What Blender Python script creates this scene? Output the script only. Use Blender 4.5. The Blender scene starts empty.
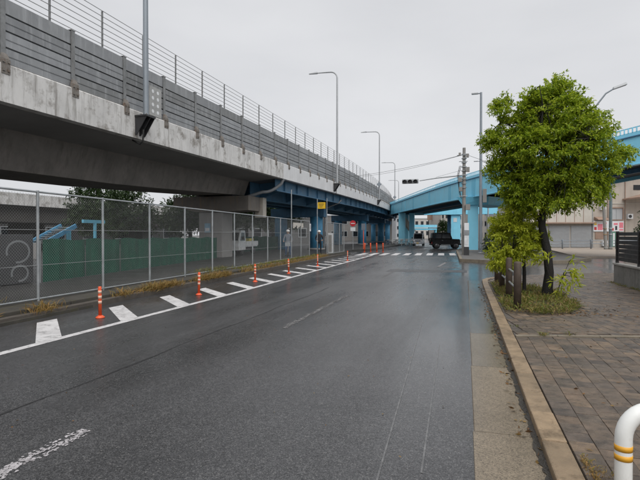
import bpy, math, random
import numpy as np
from mathutils import Vector, Matrix
R_ = math.radians
random.seed(7)
rng = np.random.default_rng(11)
SC = bpy.context.scene
COL = SC.collection

# ------------------------------------------------------------------ camera, world, sun, exposure
YAW = R_(17.1)
cam_d = bpy.data.cameras.new('camera'); cam = bpy.data.objects.new('camera', cam_d); COL.objects.link(cam)
cam.location = (0, 0, 1.6)
cam.rotation_euler = (math.pi / 2 - math.atan(5 / 470), 0, YAW)
cam_d.sensor_width = 36; cam_d.lens = 470 / 640 * 36; cam_d.clip_end = 3000; cam_d.clip_start = .05
SC.camera = cam
W = bpy.data.worlds.new('World'); SC.world = W; W.use_nodes = True
wn, wl_ = W.node_tree.nodes, W.node_tree.links
bg = wn['Background']
sky = wn.new('ShaderNodeTexSky'); sky.sky_type = 'NISHITA'; sky.sun_disc = False
SUN_EL, SUN_ROT = R_(56), R_(148)
sky.sun_elevation = SUN_EL; sky.sun_rotation = SUN_ROT
tc = wn.new('ShaderNodeTexCoord'); nz = wn.new('ShaderNodeTexNoise'); nz.inputs['Scale'].default_value = 1.6; nz.inputs['Detail'].default_value = 5
mp = wn.new('ShaderNodeMapping'); mp.inputs['Scale'].default_value = (1, 1, 3)
wl_.new(tc.outputs['Generated'], mp.inputs[0]); wl_.new(mp.outputs[0], nz.inputs['Vector'])
cr = wn.new('ShaderNodeValToRGB'); cr.color_ramp.elements[0].position = .3; cr.color_ramp.elements[1].position = .72
cr.color_ramp.elements[0].color = (3.85, 3.9, 4.05, 1); cr.color_ramp.elements[1].color = (4.6, 4.63, 4.74, 1)
wl_.new(nz.outputs['Fac'], cr.inputs[0])
mx = wn.new('ShaderNodeMixRGB'); mx.inputs[0].default_value = .97
wl_.new(sky.outputs[0], mx.inputs[1]); wl_.new(cr.outputs[0], mx.inputs[2]); wl_.new(mx.outputs[0], bg.inputs[0])
bg.inputs[1].default_value = .1
sd = bpy.data.lights.new('sun', 'SUN'); sun = bpy.data.objects.new('sun', sd); COL.objects.link(sun)
sd.energy = 1.5; sd.angle = R_(70); sd.color = (1, .98, .95)
# light comes from behind the camera on the road side
sv = Vector((math.sin(SUN_ROT) * math.cos(SUN_EL), math.cos(SUN_ROT) * math.cos(SUN_EL), math.sin(SUN_EL)))
sun.rotation_euler = sv.to_track_quat('Z', 'Y').to_euler()
SC.render.engine = 'CYCLES'
SC.view_settings.view_transform = 'Standard'; SC.view_settings.look = 'None'
SC.view_settings.exposure = 0.75; SC.view_settings.gamma = 1

# ------------------------------------------------------------------ helpers
WL = {}
def tag(o, label=None, cat=None, group=None, kind=None):
    if label: o['label'] = label
    if cat: o['category'] = cat
    if group: o['group'] = group
    if kind: o['kind'] = kind
    return o
def empty(name, loc=(0, 0, 0), rz=0, label=None, cat=None, group=None):
    o = bpy.data.objects.new(name, None); COL.objects.link(o)
    o.location = loc; o.rotation_euler = (0, 0, rz); o.empty_display_size = .2
    WL[o.name] = Vector(loc)
    return tag(o, label, cat, group)
def link_mesh(name, me, parent=None, loc=(0, 0, 0), rot=(0, 0, 0)):
    o = bpy.data.objects.new(name, me); COL.objects.link(o)
    o.location = loc; o.rotation_euler = rot
    if parent: o.parent = parent
    WL[o.name] = Vector(loc) + (WL.get(parent.name, Vector()) if parent else Vector())
    return o
def copy_tree(o, parent=None):
    c = o.copy(); COL.objects.link(c); c.parent = parent
    for ch in list(o.children): copy_tree(ch, c)
    return c

class MB:
    def __init__(s): s.v = []; s.f = []; s.sm = []; s.mi = []; s.m = 0
    def face(s, pts, smooth=False):
        b = len(s.v); s.v += [tuple(p) for p in pts]; s.f.append(tuple(range(b, b + len(pts)))); s.sm.append(smooth); s.mi.append(s.m)
    def box(s, x0, x1, y0, y1, z0, z1, M=None):
        c = [(x0, y0, z0), (x1, y0, z0), (x1, y1, z0), (x0, y1, z0), (x0, y0, z1), (x1, y0, z1), (x1, y1, z1), (x0, y1, z1)]
        if M is not None: c = [tuple(M @ Vector(p)) for p in c]
        b = len(s.v); s.v += c
        for f in ((0, 3, 2, 1), (4, 5, 6, 7), (0, 1, 5, 4), (1, 2, 6, 5), (2, 3, 7, 6), (3, 0, 4, 7)):
            s.f.append(tuple(b + i for i in f)); s.sm.append(False); s.mi.append(s.m)
        return s
    def hexa(s, bot, top):
        b = len(s.v); s.v += [tuple(p) for p in bot] + [tuple(p) for p in top]
        n = len(bot)
        s.f.append(tuple(b + i for i in range(n - 1, -1, -1))); s.f.append(tuple(b + n + i for i in range(n)))
        for i in range(n): j = (i + 1) % n; s.f.append((b + i, b + j, b + n + j, b + n + i))
        s.sm += [False] * (n + 2); s.mi += [s.m] * (n + 2)
        return s
    def bar(s, p, q, w, h, up=(0, 0, 1)):
        p, q = Vector(p), Vector(q); d = (q - p).normalized(); u = Vector(up)
        if abs(d.dot(u)) > .98: u = Vector((1, 0, 0))
        r = d.cross(u).normalized(); u = r.cross(d)
        r *= w / 2; u = u * (h / 2)
        return s.hexa([p - r - u, p + r - u, p + r + u, p - r + u][::-1], [q - r - u, q + r - u, q + r + u, q - r + u][::-1])
    def tube(s, pts, r, n=8, cap=True):
        pts = [Vector(p) for p in pts]; k = len(pts)
        rs = r if isinstance(r, (list, tuple)) else [r] * k
        d0 = (pts[1] - pts[0]).normalized(); u = Vector((0, 0, 1)) if abs(d0.z) < .9 else Vector((1, 0, 0))
        rings = []; b = len(s.v)
        for i in range(k):
            if i == 0: t = pts[1] - pts[0]
            elif i == k - 1: t = pts[-1] - pts[-2]
            else: t = (pts[i + 1] - pts[i]).normalized() + (pts[i] - pts[i - 1]).normalized()
            t.normalize(); u = (u - t * u.dot(t)).normalized(); w = t.cross(u)
            ring = [pts[i] + (u * math.cos(2 * math.pi * j / n) + w * math.sin(2 * math.pi * j / n)) * rs[i] for j in range(n)]
            rings.append(ring); s.v += [tuple(p) for p in ring]
        for i in range(k - 1):
            for j in range(n):
                j2 = (j + 1) % n
                s.f.append((b + i * n + j, b + i * n + j2, b + (i + 1) * n + j2, b + (i + 1) * n + j)); s.sm.append(True); s.mi.append(s.m)
        if cap:
            s.face(rings[0][::-1]); s.face(rings[-1])
        return s
    def lathe(s, prof, n=12, c=(0, 0, 0), axis='z'):
        b = len(s.v); k = len(prof)
        for r, z in prof:
            for j in range(n):
                a = 2 * math.pi * j / n; x, y = r * math.cos(a), r * math.sin(a)
                p = (x, y, z) if axis == 'z' else ((z, x, y) if axis == 'x' else (y, z, x))
                s.v.append((p[0] + c[0], p[1] + c[1], p[2] + c[2]))
        for i in range(k - 1):
            for j in range(n):
                j2 = (j + 1) % n; s.f.append((b + i * n + j, b + i * n + j2, b + (i + 1) * n + j2, b + (i + 1) * n + j)); s.sm.append(True); s.mi.append(s.m)
        s.f.append(tuple(b + j for j in range(n - 1, -1, -1))); s.f.append(tuple(b + (k - 1) * n + j for j in range(n))); s.sm += [False, False]; s.mi += [s.m] * 2
        return s
    def sweep(s, prof, st, cap=True):
        # prof: closed list (o, z) with o measured away from the road (-x), st: list of (X, Y, Z)
        b = len(s.v); n = len(prof); k = len(st)
        for X, Y, Z in st:
            for o, z in prof: s.v.append((X - o, Y, Z + z))
        for i in range(k - 1):
            for j in range(n):
                j2 = (j + 1) % n; s.f.append((b + i * n + j, b + i * n + j2, b + (i + 1) * n + j2, b + (i + 1) * n + j)); s.sm.append(False); s.mi.append(s.m)
        if cap:
            s.f.append(tuple(b + j for j in range(n - 1, -1, -1))); s.f.append(tuple(b + (k - 1) * n + j for j in range(n))); s.sm += [False] * 2; s.mi += [s.m] * 2
        return s
    def prism(s, prof, y0, y1, inset=None):
        # prof: (x, z) polygon extruded along y
        a = [(x, y0, z) for x, z in prof]; c = [(x, y1, z) for x, z in prof]
        return s.hexa(a[::-1], c[::-1])
    def mesh(s, name, mats, off=Vector()):
        me = bpy.data.meshes.new(name)
        me.from_pydata([(x - off[0], y - off[1], z - off[2]) for x, y, z in s.v], [], s.f)
        me.polygons.foreach_set('use_smooth', s.sm)
        if not isinstance(mats, (list, tuple)): mats = [mats]
        for m in mats: me.materials.append(m)
        me.polygons.foreach_set('material_index', s.mi)
        import bmesh
        bm = bmesh.new(); bm.from_mesh(me); bmesh.ops.recalc_face_normals(bm, faces=bm.faces); bm.to_mesh(me); bm.free()
        me.update()
        return me
    def build(s, name, mats, parent=None, world=True, bevel=0, label=None):
        off = WL.get(parent.name, Vector()) if (parent and world) else Vector()
        o = link_mesh(name, s.mesh(name, mats, off), parent)
        if bevel:
            m = o.modifiers.new('bevel', 'BEVEL'); m.width = bevel; m.segments = 2; m.limit_method = 'ANGLE'
        if label: o['label'] = label
        return o
def B(*a): return MB().box(*a)
def T(p, r, n=8): return MB().tube(p, r, n)
def struct(o): o['kind'] = 'structure'; return o
def arc(c, r, a0, a1, n, ax=(1, 0, 0), az=(0, 0, 1)):
    c, ax, az = Vector(c), Vector(ax), Vector(az)
    return [c + ax * (r * math.cos(R_(a0 + (a1 - a0) * i / n))) + az * (r * math.sin(R_(a0 + (a1 - a0) * i / n))) for i in range(n + 1)]

# ------------------------------------------------------------------ materials
MATS = {}
def mat(name, col, rough=.7, metal=0, var=.18, scale=2.5, bump=.15, bscale=60, spec=.5, streak=0, streak_col=(.05, .05, .045), rvar=.12, piece=False, coat=0, dirt=None):
    if name in MATS: return MATS[name]
    m = bpy.data.materials.new(name); m.use_nodes = True; MATS[name] = m
    n, l = m.node_tree.nodes, m.node_tree.links
    p = n['Principled BSDF']; p.inputs['Metallic'].default_value = metal
    p.inputs['Specular IOR Level'].default_value = spec
    if coat: p.inputs['Coat Weight'].default_value = coat; p.inputs['Coat Roughness'].default_value = .08
    t = n.new('ShaderNodeTexCoord'); oi = n.new('ShaderNodeObjectInfo')
    ad = n.new('ShaderNodeVectorMath'); ad.operation = 'ADD'
    sc = n.new('ShaderNodeMath'); sc.operation = 'MULTIPLY'; sc.inputs[1].default_value = 23.7
    l.new(oi.outputs['Random'], sc.inputs[0]); l.new(t.outputs['Object'], ad.inputs[0]); l.new(sc.outputs[0], ad.inputs[1])
    a = n.new('ShaderNodeTexNoise'); a.inputs['Scale'].default_value = scale; a.inputs['Detail'].default_value = 8; a.inputs['Roughness'].default_value = .62
    l.new(ad.outputs[0], a.inputs['Vector'])
    r = n.new('ShaderNodeValToRGB'); r.color_ramp.elements[0].position = .3; r.color_ramp.elements[1].position = .7
    r.color_ramp.elements[0].color = tuple(c * (1 - var) for c in col) + (1,); r.color_ramp.elements[1].color = tuple(min(1, c * (1 + var)) for c in col) + (1,)
    l.new(a.outputs['Fac'], r.inputs[0]); out = r.outputs[0]
    if piece:
        g = n.new('ShaderNodeNewGeometry'); s2 = n.new('ShaderNodeMath'); s2.operation = 'ADD'
        l.new(g.outputs['Random Per Island'], s2.inputs[0]); l.new(oi.outputs['Random'], s2.inputs[1])
        fr = n.new('ShaderNodeMath'); fr.operation = 'FRACT'; l.new(s2.outputs[0], fr.inputs[0])
        r2 = n.new('ShaderNodeValToRGB')
        els = piece if isinstance(piece, list) else [(.6, .6, .6), (1.4, 1.4, 1.4)]
        while len(r2.color_ramp.elements) < len(els): r2.color_ramp.elements.new(.5)
        for i, c in enumerate(els):
            r2.color_ramp.elements[i].position = i / (len(els) - 1); r2.color_ramp.elements[i].color = tuple(c) + (1,)
        l.new(fr.outputs[0], r2.inputs[0])
        mm = n.new('ShaderNodeMixRGB'); mm.blend_type = 'MULTIPLY'; mm.inputs[0].default_value = 1
        l.new(out, mm.inputs[1]); l.new(r2.outputs[0], mm.inputs[2]); out = mm.outputs[0]
    if streak:
        mpn = n.new('ShaderNodeMapping'); mpn.inputs['Scale'].default_value = (3.5, 3.5, .35)
        l.new(ad.outputs[0], mpn.inputs[0])
        sn = n.new('ShaderNodeTexNoise'); sn.inputs['Scale'].default_value = 1.3; sn.inputs['Detail'].default_value = 7; sn.inputs['Roughness'].default_value = .7
        l.new(mpn.outputs[0], sn.inputs['Vector'])
        sr = n.new('ShaderNodeValToRGB'); sr.color_ramp.elements[0].position = .5; sr.color_ramp.elements[1].position = .72
        sr.color_ramp.elements[0].color = (0, 0, 0, 1); sr.color_ramp.elements[1].color = (streak,) * 3 + (1,)
        l.new(sn.outputs['Fac'], sr.inputs[0])
        ms = n.new('ShaderNodeMixRGB'); l.new(sr.outputs[0], ms.inputs[0]); l.new(out, ms.inputs[1]); ms.inputs[2].default_value = tuple(streak_col) + (1,); out = ms.outputs[0]
    if dirt:   # blotches (colour, amount, scale)
        dn = n.new('ShaderNodeTexNoise'); dn.inputs['Scale'].default_value = dirt[2]; dn.inputs['Detail'].default_value = 10; dn.inputs['Roughness'].default_value = .7
        l.new(ad.outputs[0], dn.inputs['Vector'])
        dr = n.new('ShaderNodeValToRGB'); dr.color_ramp.elements[0].position = .52; dr.color_ramp.elements[1].position = .66
        dr.color_ramp.elements[0].color = (0, 0, 0, 1); dr.color_ramp.elements[1].color = (dirt[1],) * 3 + (1,)
        l.new(dn.outputs['Fac'], dr.inputs[0])
        md = n.new('ShaderNodeMixRGB'); l.new(dr.outputs[0], md.inputs[0]); l.new(out, md.inputs[1]); md.inputs[2].default_value = tuple(dirt[0]) + (1,); out = md.outputs[0]
    l.new(out, p.inputs['Base Color'])
    rr = n.new('ShaderNodeMapRange'); rr.inputs[1].default_value = .3; rr.inputs[2].default_value = .7
    rr.inputs[3].default_value = max(.02, rough - rvar); rr.inputs[4].default_value = min(1, rough + rvar); l.new(a.outputs['Fac'], rr.inputs[0]); l.new(rr.outputs[0], p.inputs['Roughness'])
    if bump:
        b = n.new('ShaderNodeTexNoise'); b.inputs['Scale'].default_value = bscale; b.inputs['Detail'].default_value = 4; l.new(ad.outputs[0], b.inputs['Vector'])
        bb = n.new('ShaderNodeBump'); bb.inputs['Strength'].default_value = bump; bb.inputs['Distance'].default_value = .02
        l.new(b.outputs['Fac'], bb.inputs['Height']); l.new(bb.outputs[0], p.inputs['Normal'])
    return m
def leaf_mat(name, cols, trans=.35, rough=.45):
    m = bpy.data.materials.new(name); m.use_nodes = True; n, l = m.node_tree.nodes, m.node_tree.links
    p = n['Principled BSDF']; p.inputs['Roughness'].default_value = rough; p.inputs['Specular IOR Level'].default_value = .4
    g = n.new('ShaderNodeNewGeometry'); r = n.new('ShaderNodeValToRGB')
    while len(r.color_ramp.elements) < len(cols): r.color_ramp.elements.new(.5)
    for i, c in enumerate(cols): r.color_ramp.elements[i].position = i / (len(cols) - 1); r.color_ramp.elements[i].color = tuple(c) + (1,)
    l.new(g.outputs['Random Per Island'], r.inputs[0]); l.new(r.outputs[0], p.inputs['Base Color'])
    tr = n.new('ShaderNodeBsdfTranslucent'); l.new(r.outputs[0], tr.inputs[0])
    mxs = n.new('ShaderNodeMixShader'); mxs.inputs[0].default_value = trans
    l.new(p.outputs[0], mxs.inputs[1]); l.new(tr.outputs[0], mxs.inputs[2]); l.new(mxs.outputs[0], n['Material Output'].inputs[0])
    MATS[name] = m; return m
def asphalt(name, base, wet, speck=(.13, .127, .124), amount=.93, grain=.9, rel=.0013):
    m = bpy.data.materials.new(name); m.use_nodes = True; n, l = m.node_tree.nodes, m.node_tree.links
    p = n['Principled BSDF']; t = n.new('ShaderNodeTexCoord'); O = t.outputs['Object']
    def noise(s, d=4, ro=.6, vec=None):
        q = n.new('ShaderNodeTexNoise'); q.inputs['Scale'].default_value = s; q.inputs['Detail'].default_value = d; q.inputs['Roughness'].default_value = ro; l.new(vec or O, q.inputs['Vector']); return q.outputs['Fac']
    def ramp(f, p0, p1, c0, c1):
        r = n.new('ShaderNodeValToRGB'); r.color_ramp.elements[0].position = p0; r.color_ramp.elements[1].position = p1; r.color_ramp.elements[0].color = c0 + (1,); r.color_ramp.elements[1].color = c1 + (1,); l.new(f, r.inputs[0]); return r.outputs[0]
    def mix(bt, f, a, b):
        q = n.new('ShaderNodeMixRGB'); q.blend_type = bt
        if isinstance(f, (int, float)): q.inputs[0].default_value = f
        else: l.new(f, q.inputs[0])
        l.new(a, q.inputs[1])
        if isinstance(b, tuple): q.inputs[2].default_value = b + (1,)
        else: l.new(b, q.inputs[2])
        return q.outputs[0]
    mp1 = n.new('ShaderNodeMapping'); mp1.inputs['Scale'].default_value = (1.0, .13, 1); l.new(O, mp1.inputs[0])
    big = noise(.5, 6, .6); trk = noise(.8, 5, .6, mp1.outputs[0])
    c = ramp(big, .3, .7, tuple(x * .75 for x in base), tuple(x * 1.3 for x in base))
    c = mix('MULTIPLY', .8, c, ramp(trk, .3, .7, (.75, .75, .76), (1.25, 1.25, 1.24)))
    vo = n.new('ShaderNodeTexVoronoi'); vo.inputs['Scale'].default_value = 130; l.new(O, vo.inputs['Vector'])
    sep = n.new('ShaderNodeSeparateColor'); l.new(vo.outputs['Color'], sep.inputs[0])
    c = mix('MULTIPLY', grain, c, ramp(sep.outputs[0], .1, .95, (.3, .3, .31), (1.75, 1.75, 1.75)))
    vo2 = n.new('ShaderNodeTexVoronoi'); vo2.inputs['Scale'].default_value = 38; l.new(O, vo2.inputs['Vector'])
    sep2 = n.new('ShaderNodeSeparateColor'); l.new(vo2.outputs['Color'], sep2.inputs[0])
    c = mix('MULTIPLY', grain * .5, c, ramp(sep2.outputs[0], .2, .95, (.62, .62, .63), (1.4, 1.4, 1.4)))
    sp = ramp(sep.outputs[1], amount, amount + .04, (0, 0, 0), (1, 1, 1))
    c = mix('MIX', sp, c, speck)
    l.new(c, p.inputs['Base Color'])
    # the film of water: smoother in the wheel tracks and beside the gutter
    sx = n.new('ShaderNodeSeparateXYZ'); l.new(O, sx.inputs[0])
    ed = n.new('ShaderNodeMapRange'); ed.interpolation_type = 'SMOOTHSTEP'; ed.inputs[1].default_value = -1.0; ed.inputs[2].default_value = -.15; l.new(sx.outputs[0], ed.inputs[0])
    rr = n.new('ShaderNodeMapRange'); rr.inputs[1].default_value = .36; rr.inputs[2].default_value = .66; rr.inputs[3].default_value = wet[0]; rr.inputs[4].default_value = wet[1]; l.new(trk, rr.inputs[0])
    sub = n.new('ShaderNodeMath'); sub.operation = 'MULTIPLY_ADD'; sub.inputs[1].default_value = -.10; l.new(ed.outputs[0], sub.inputs[0]); l.new(rr.outputs[0], sub.inputs[2])
    mxr = n.new('ShaderNodeMath'); mxr.operation = 'MAXIMUM'; mxr.inputs[1].default_value = .16; l.new(sub.outputs[0], mxr.inputs[0]); l.new(mxr.outputs[0], p.inputs['Roughness'])
    bs = n.new('ShaderNodeMath'); bs.operation = 'MULTIPLY_ADD'; bs.inputs[1].default_value = -.35; bs.inputs[2].default_value = .42; l.new(ed.outputs[0], bs.inputs[0])
    b = n.new('ShaderNodeBump'); b.inputs['Distance'].default_value = rel; l.new(bs.outputs[0], b.inputs['Strength'])
    l.new(vo.outputs['Distance'], b.inputs['Height']); l.new(b.outputs[0], p.inputs['Normal'])
    MATS[name] = m; return m

asph = asphalt('wet_asphalt', (.045, .045, .0465), (.18, .42))
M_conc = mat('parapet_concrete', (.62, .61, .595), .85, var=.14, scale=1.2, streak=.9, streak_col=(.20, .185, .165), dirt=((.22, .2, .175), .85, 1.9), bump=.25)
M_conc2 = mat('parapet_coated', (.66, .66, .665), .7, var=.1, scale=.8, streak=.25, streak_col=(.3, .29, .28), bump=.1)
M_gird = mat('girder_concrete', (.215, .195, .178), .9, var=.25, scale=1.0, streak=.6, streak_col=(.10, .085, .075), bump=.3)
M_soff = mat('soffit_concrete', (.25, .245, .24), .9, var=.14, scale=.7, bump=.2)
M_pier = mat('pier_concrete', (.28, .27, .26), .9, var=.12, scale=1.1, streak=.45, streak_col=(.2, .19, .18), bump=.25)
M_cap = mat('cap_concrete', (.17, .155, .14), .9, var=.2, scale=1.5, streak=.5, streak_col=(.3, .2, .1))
M_capend = mat('cap_end_pale', (.45, .42, .37), .9, var=.15, streak=.5, streak_col=(.3, .2, .12))
M_bluedk = mat('old_blue_paint', (.065, .165, .275), .55, var=.25, scale=1.2, streak=.5, streak_col=(.03, .045, .06), bump=.08)
M_vcol = mat('viaduct_column_blue', (.065, .25, .42), .55, var=.2, streak=.4, streak_col=(.03, .07, .1))
M_blue = mat('sky_blue_paint', (.26, .68, .88), .5, var=.08, scale=.6, streak=.3, streak_col=(.15, .42, .55), bump=.05)
M_blue2 = mat('blue_column_paint', (.17, .54, .73), .5, var=.1, scale=.8, streak=.25, streak_col=(.07, .2, .28), bump=.05)
M_galv = mat('galvanised_steel', (.36, .38, .39), .5, metal=.55, var=.18, scale=5, bump=.04)
M_post = mat('barrier_post_steel', (.24, .245, .245), .55, metal=.4, var=.3, scale=6, streak=.4, streak_col=(.12, .09, .07))
M_panel = mat('barrier_panel', (.28, .288, .295), .55, metal=.3, var=.16, scale=2, streak=.85, streak_col=(.42, .43, .44), bump=.05, piece=[(.7, .69, .67), (1, 1, 1), (.85, .85, .86), (1.15, 1.15, 1.16)])
M_rust = mat('bracket_rusty', (.22, .20, .18), .7, metal=.3, var=.3, scale=12, dirt=((.16, .09, .05), .8, 9))
M_pole = mat('lamp_pole_grey', (.25, .28, .31), .45, metal=.3, var=.1, scale=2, streak=.2, streak_col=(.15, .16, .17), bump=.02)
M_poleb = mat('lamp_pole_light', (.38, .39, .4), .45, metal=.3, var=.1, scale=2, bump=.02)
M_dark = mat('dark_metal', (.03, .03, .032), .5, var=.2)
M_black = mat('black_rubber', (.015, .015, .016), .7, var=.2)
M_wire = mat('chain_link_wire', (.34, .35, .35), .5, metal=.4, var=.2, scale=4, bump=0)
M_kerbL = mat('mossy_plinth_concrete', (.055, .05, .042), .85, var=.35, scale=2.2, streak=.6, streak_col=(.05, .05, .035), dirt=((.06, .055, .03), .8, 3), bump=.35)
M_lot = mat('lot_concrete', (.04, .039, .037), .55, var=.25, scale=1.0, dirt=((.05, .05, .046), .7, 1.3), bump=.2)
M_gut = asphalt('gutter_concrete', (.185, .15, .108), (.42, .62), speck=(.07, .055, .04), amount=.93, grain=.4)
M_gutm = asphalt('gutter_concrete_damp', (.14, .115, .084), (.3, .52), speck=(.05, .04, .03), amount=.93, grain=.4)
M_gutw = asphalt('gutter_concrete_wet', (.095, .08, .062), (.16, .4), speck=(.04, .033, .026), amount=.93, grain=.4, rel=.0006)
M_kerb = mat('kerb_stone', (.27, .198, .125), .5, var=.3, scale=3.5, dirt=((.115, .08, .045), .85, 4.5), bump=.4, bscale=120, piece=[(.85, .85, .85), (1.12, 1.1, 1.08)])
M_edge = mat('edging_concrete', (.19, .16, .12), .7, var=.2, scale=4, dirt=((.12, .1, .07), .6, 6), bump=.3)
M_mort = mat('paving_bed', (.085, .073, .062), .8, var=.3, scale=6, bump=.4)
M_pav = mat('paver_block', (.138, .108, .083), .4, var=.36, scale=9, dirt=((.045, .038, .033), .75, 4), bump=.45, bscale=130, rvar=.18,
            piece=[(.55, .56, .6), (.9, .9, .9), (1.15, 1.03, .92), (.75, .76, .8), (1.35, 1.22, 1.05), (.66, .67, .7), (1.0, .95, .9)])
M_white = mat('worn_white_paint', (.56, .55, .55), .6, var=.15, scale=3, dirt=((.10, .10, .10), .75, 8), bump=.3, bscale=150)
M_faint = mat('faded_paint', (.17, .165, .165), .6, var=.4, scale=9, dirt=((.045, .045, .046), 1, 7), bump=.4, bscale=150)
M_seam = mat('asphalt_seam', (.018, .018, .019), .55, var=.3, scale=4)
M_orange = mat('delineator_orange', (.78, .11, .035), .5, var=.12, scale=5, dirt=((.35, .06, .03), .5, 6), bump=.03)
M_refl = mat('reflective_white', (.72, .45, .34), .4, var=.06, bump=0)
M_gpost = mat('white_enamel', (.78, .79, .77), .35, var=.05, scale=6, dirt=((.5, .48, .42), .4, 7), bump=.02)
M_gyel = mat('yellow_band', (.72, .36, .03), .45, var=.1, scale=8, bump=.02)
M_green = mat('green_net', (.006, .07, .042), .8, var=.3, scale=1.5, streak=.5, streak_col=(.004, .028, .018), bump=.3, bscale=30)
M_bark = mat('wet_bark', (.011, .009, .0075), .75, var=.4, scale=9, bump=.9, bscale=35)
M_wood = mat('plastic_wood_post', (.075, .055, .042), .65, var=.25, scale=8, bump=.4, bscale=50)
M_cwall = mat('retaining_concrete', (.21, .205, .19), .85, var=.2, scale=2, streak=.6, streak_col=(.08, .08, .07), dirt=((.09, .09, .075), .6, 3), bump=.4)
M_cwall_top = mat('wall_coping', (.33, .32, .3), .8, var=.2, scale=3)
M_louv = mat('dark_fence_slat', (.018, .016, .016), .45, var=.2, scale=4)
M_glass = mat('window_glass', (.012, .014, .017), .1, var=.1, bump=0, spec=.45)
M_carblk = mat('black_car_paint', (.004, .004, .0045), .3, var=.1, bump=0, spec=.25)
M_carwht = mat('white_car_paint', (.62, .63, .63), .3, var=.05, bump=0, coat=.6)
M_carsil = mat('silver_car_paint', (.42, .44, .47), .3, metal=.4, var=.05, bump=0, coat=.6)
M_lampg = mat('headlamp_glass', (.75, .76, .78), .12, var=.05, bump=0)
M_rim = mat('wheel_rim', (.12, .12, .125), .4, metal=.7, var=.1, bump=0)
M_skin = mat('skin', (.42, .26, .18), .55, var=.08, bump=.02)
M_cdark = mat('dark_clothes', (.016, .018, .024), .85, var=.25, scale=8)
M_clight = mat('pale_clothes', (.16, .18, .21), .85, var=.12, scale=8)
M_jean = mat('blue_trousers', (.05, .10, .2), .85, var=.2, scale=8)
M_helm = mat('white_helmet', (.78, .78, .77), .35, var=.04, bump=0)
M_hair = mat('dark_hair', (.02, .016, .013), .6, var=.2)
M_yel = mat('yellow_sign', (.72, .45, .02), .5, var=.08, scale=4, bump=0)
M_red = mat('red_sign', (.55, .03, .04), .45, var=.08, bump=0)
M_swht = mat('sign_white', (.72, .73, .74), .45, var=.05, bump=0)
M_beige = mat('beige_render', (.43, .38, .33), .85, var=.12, scale=.5, streak=.5, streak_col=(.3, .26, .22), bump=.15)
M_beige2 = mat('pale_siding', (.50, .47, .42), .8, var=.1, scale=.6, streak=.3, streak_col=(.33, .3, .26), bump=.1)
M_shut = mat('shutter_grey', (.33, .335, .34), .55, metal=.2, var=.12, scale=1, streak=.3, streak_col=(.25, .2, .17))
M_farblk = mat('far_block_cream', (.50, .47, .43), .85, var=.1, scale=.2)
M_fargry = mat('far_block_grey', (.42, .43, .44), .85, var=.1, scale=.2)
M_brown = mat('brown_board', (.30, .20, .15), .7, var=.15, scale=2)
M_pink = mat('poster_pink', (.75, .22, .27), .6, var=.1, bump=0)
M_tan = mat('far_pavement_tan', (.32, .265, .215), .7, var=.15, scale=.8, dirt=((.2, .19, .18), .6, 1))
M_ground = mat('ground_grey', (.12, .12, .115), .8, var=.2, scale=.3, bump=.2)
M_water = mat('puddle_water', (.055, .05, .043), .06, var=.1, bump=.02, bscale=6, rvar=.02)
M_cable = mat('cable', (.03, .03, .03), .6, bump=0)
M_elec = mat('concrete_pole', (.24, .23, .215), .8, var=.12, scale=2, streak=.3, streak_col=(.2, .19, .18))
M_pipe = mat('drain_pipe', (.20, .21, .22), .5, var=.2, scale=3)
M_leaf = leaf_mat('tree_leaf', [(.09, .15, .012), (.2, .30, .02), (.34, .44, .03), (.5, .57, .05), (.27, .37, .025)], trans=.52)
M_leafy = leaf_mat('sapling_leaf', [(.32, .40, .03), (.48, .53, .045), (.58, .6, .06), (.38, .46, .036)], trans=.5)
M_leafd = leaf_mat('dark_leaf', [(.012, .03, .008), (.025, .05, .012), (.04, .07, .016)], trans=.25)
M_grass = leaf_mat('weed_grass', [(.09, .13, .015), (.15, .18, .025), (.25, .22, .05), (.10, .14, .02), (.27, .19, .07), (.18, .13, .05)], trans=.3, rough=.6)
M_dry = leaf_mat('dry_grass', [(.27, .15, .045), (.38, .23, .075), (.2, .14, .04), (.34, .24, .09), (.16, .15, .035)], trans=.3, rough=.7)
M_fall = leaf_mat('fallen_leaf', [(.09, .045, .02), (.2, .1, .03), (.05, .03, .015), (.28, .18, .06)], trans=.05, rough=.6)

# ------------------------------------------------------------------ the setting
def poly_sheet(name, pts, z, m, thick=0, parent=None):
    b = MB()
    if thick: b.hexa([(x, y, z - thick) for x, y in pts], [(x, y, z) for x, y in pts])
    else: b.face([(x, y, z) for x, y in pts])
    return b.build(name, m, parent)
ground = struct(poly_sheet('ground', [(-900, -300), (900, -300), (900, 1500), (-900, 1500)], -.03, M_ground))
road = struct(poly_sheet('road', [(-40, -20), (.12, -20), (.12, 17), (40, 17), (40, 52), (9, 45), (9, 240), (-60, 240), (-60, 46), (-30, 42)], 0, asph))
def fx(Y): return -8.62 - .0567 * (Y - 7.77)        # chain link fence line
def ex(Y): return float(np.interp(Y, [-5, 4.8, 12, 26.5, 35.3, 44], [-5.9, -5.97, -6.06, -6.6, -6.88, -7.2]))
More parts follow.
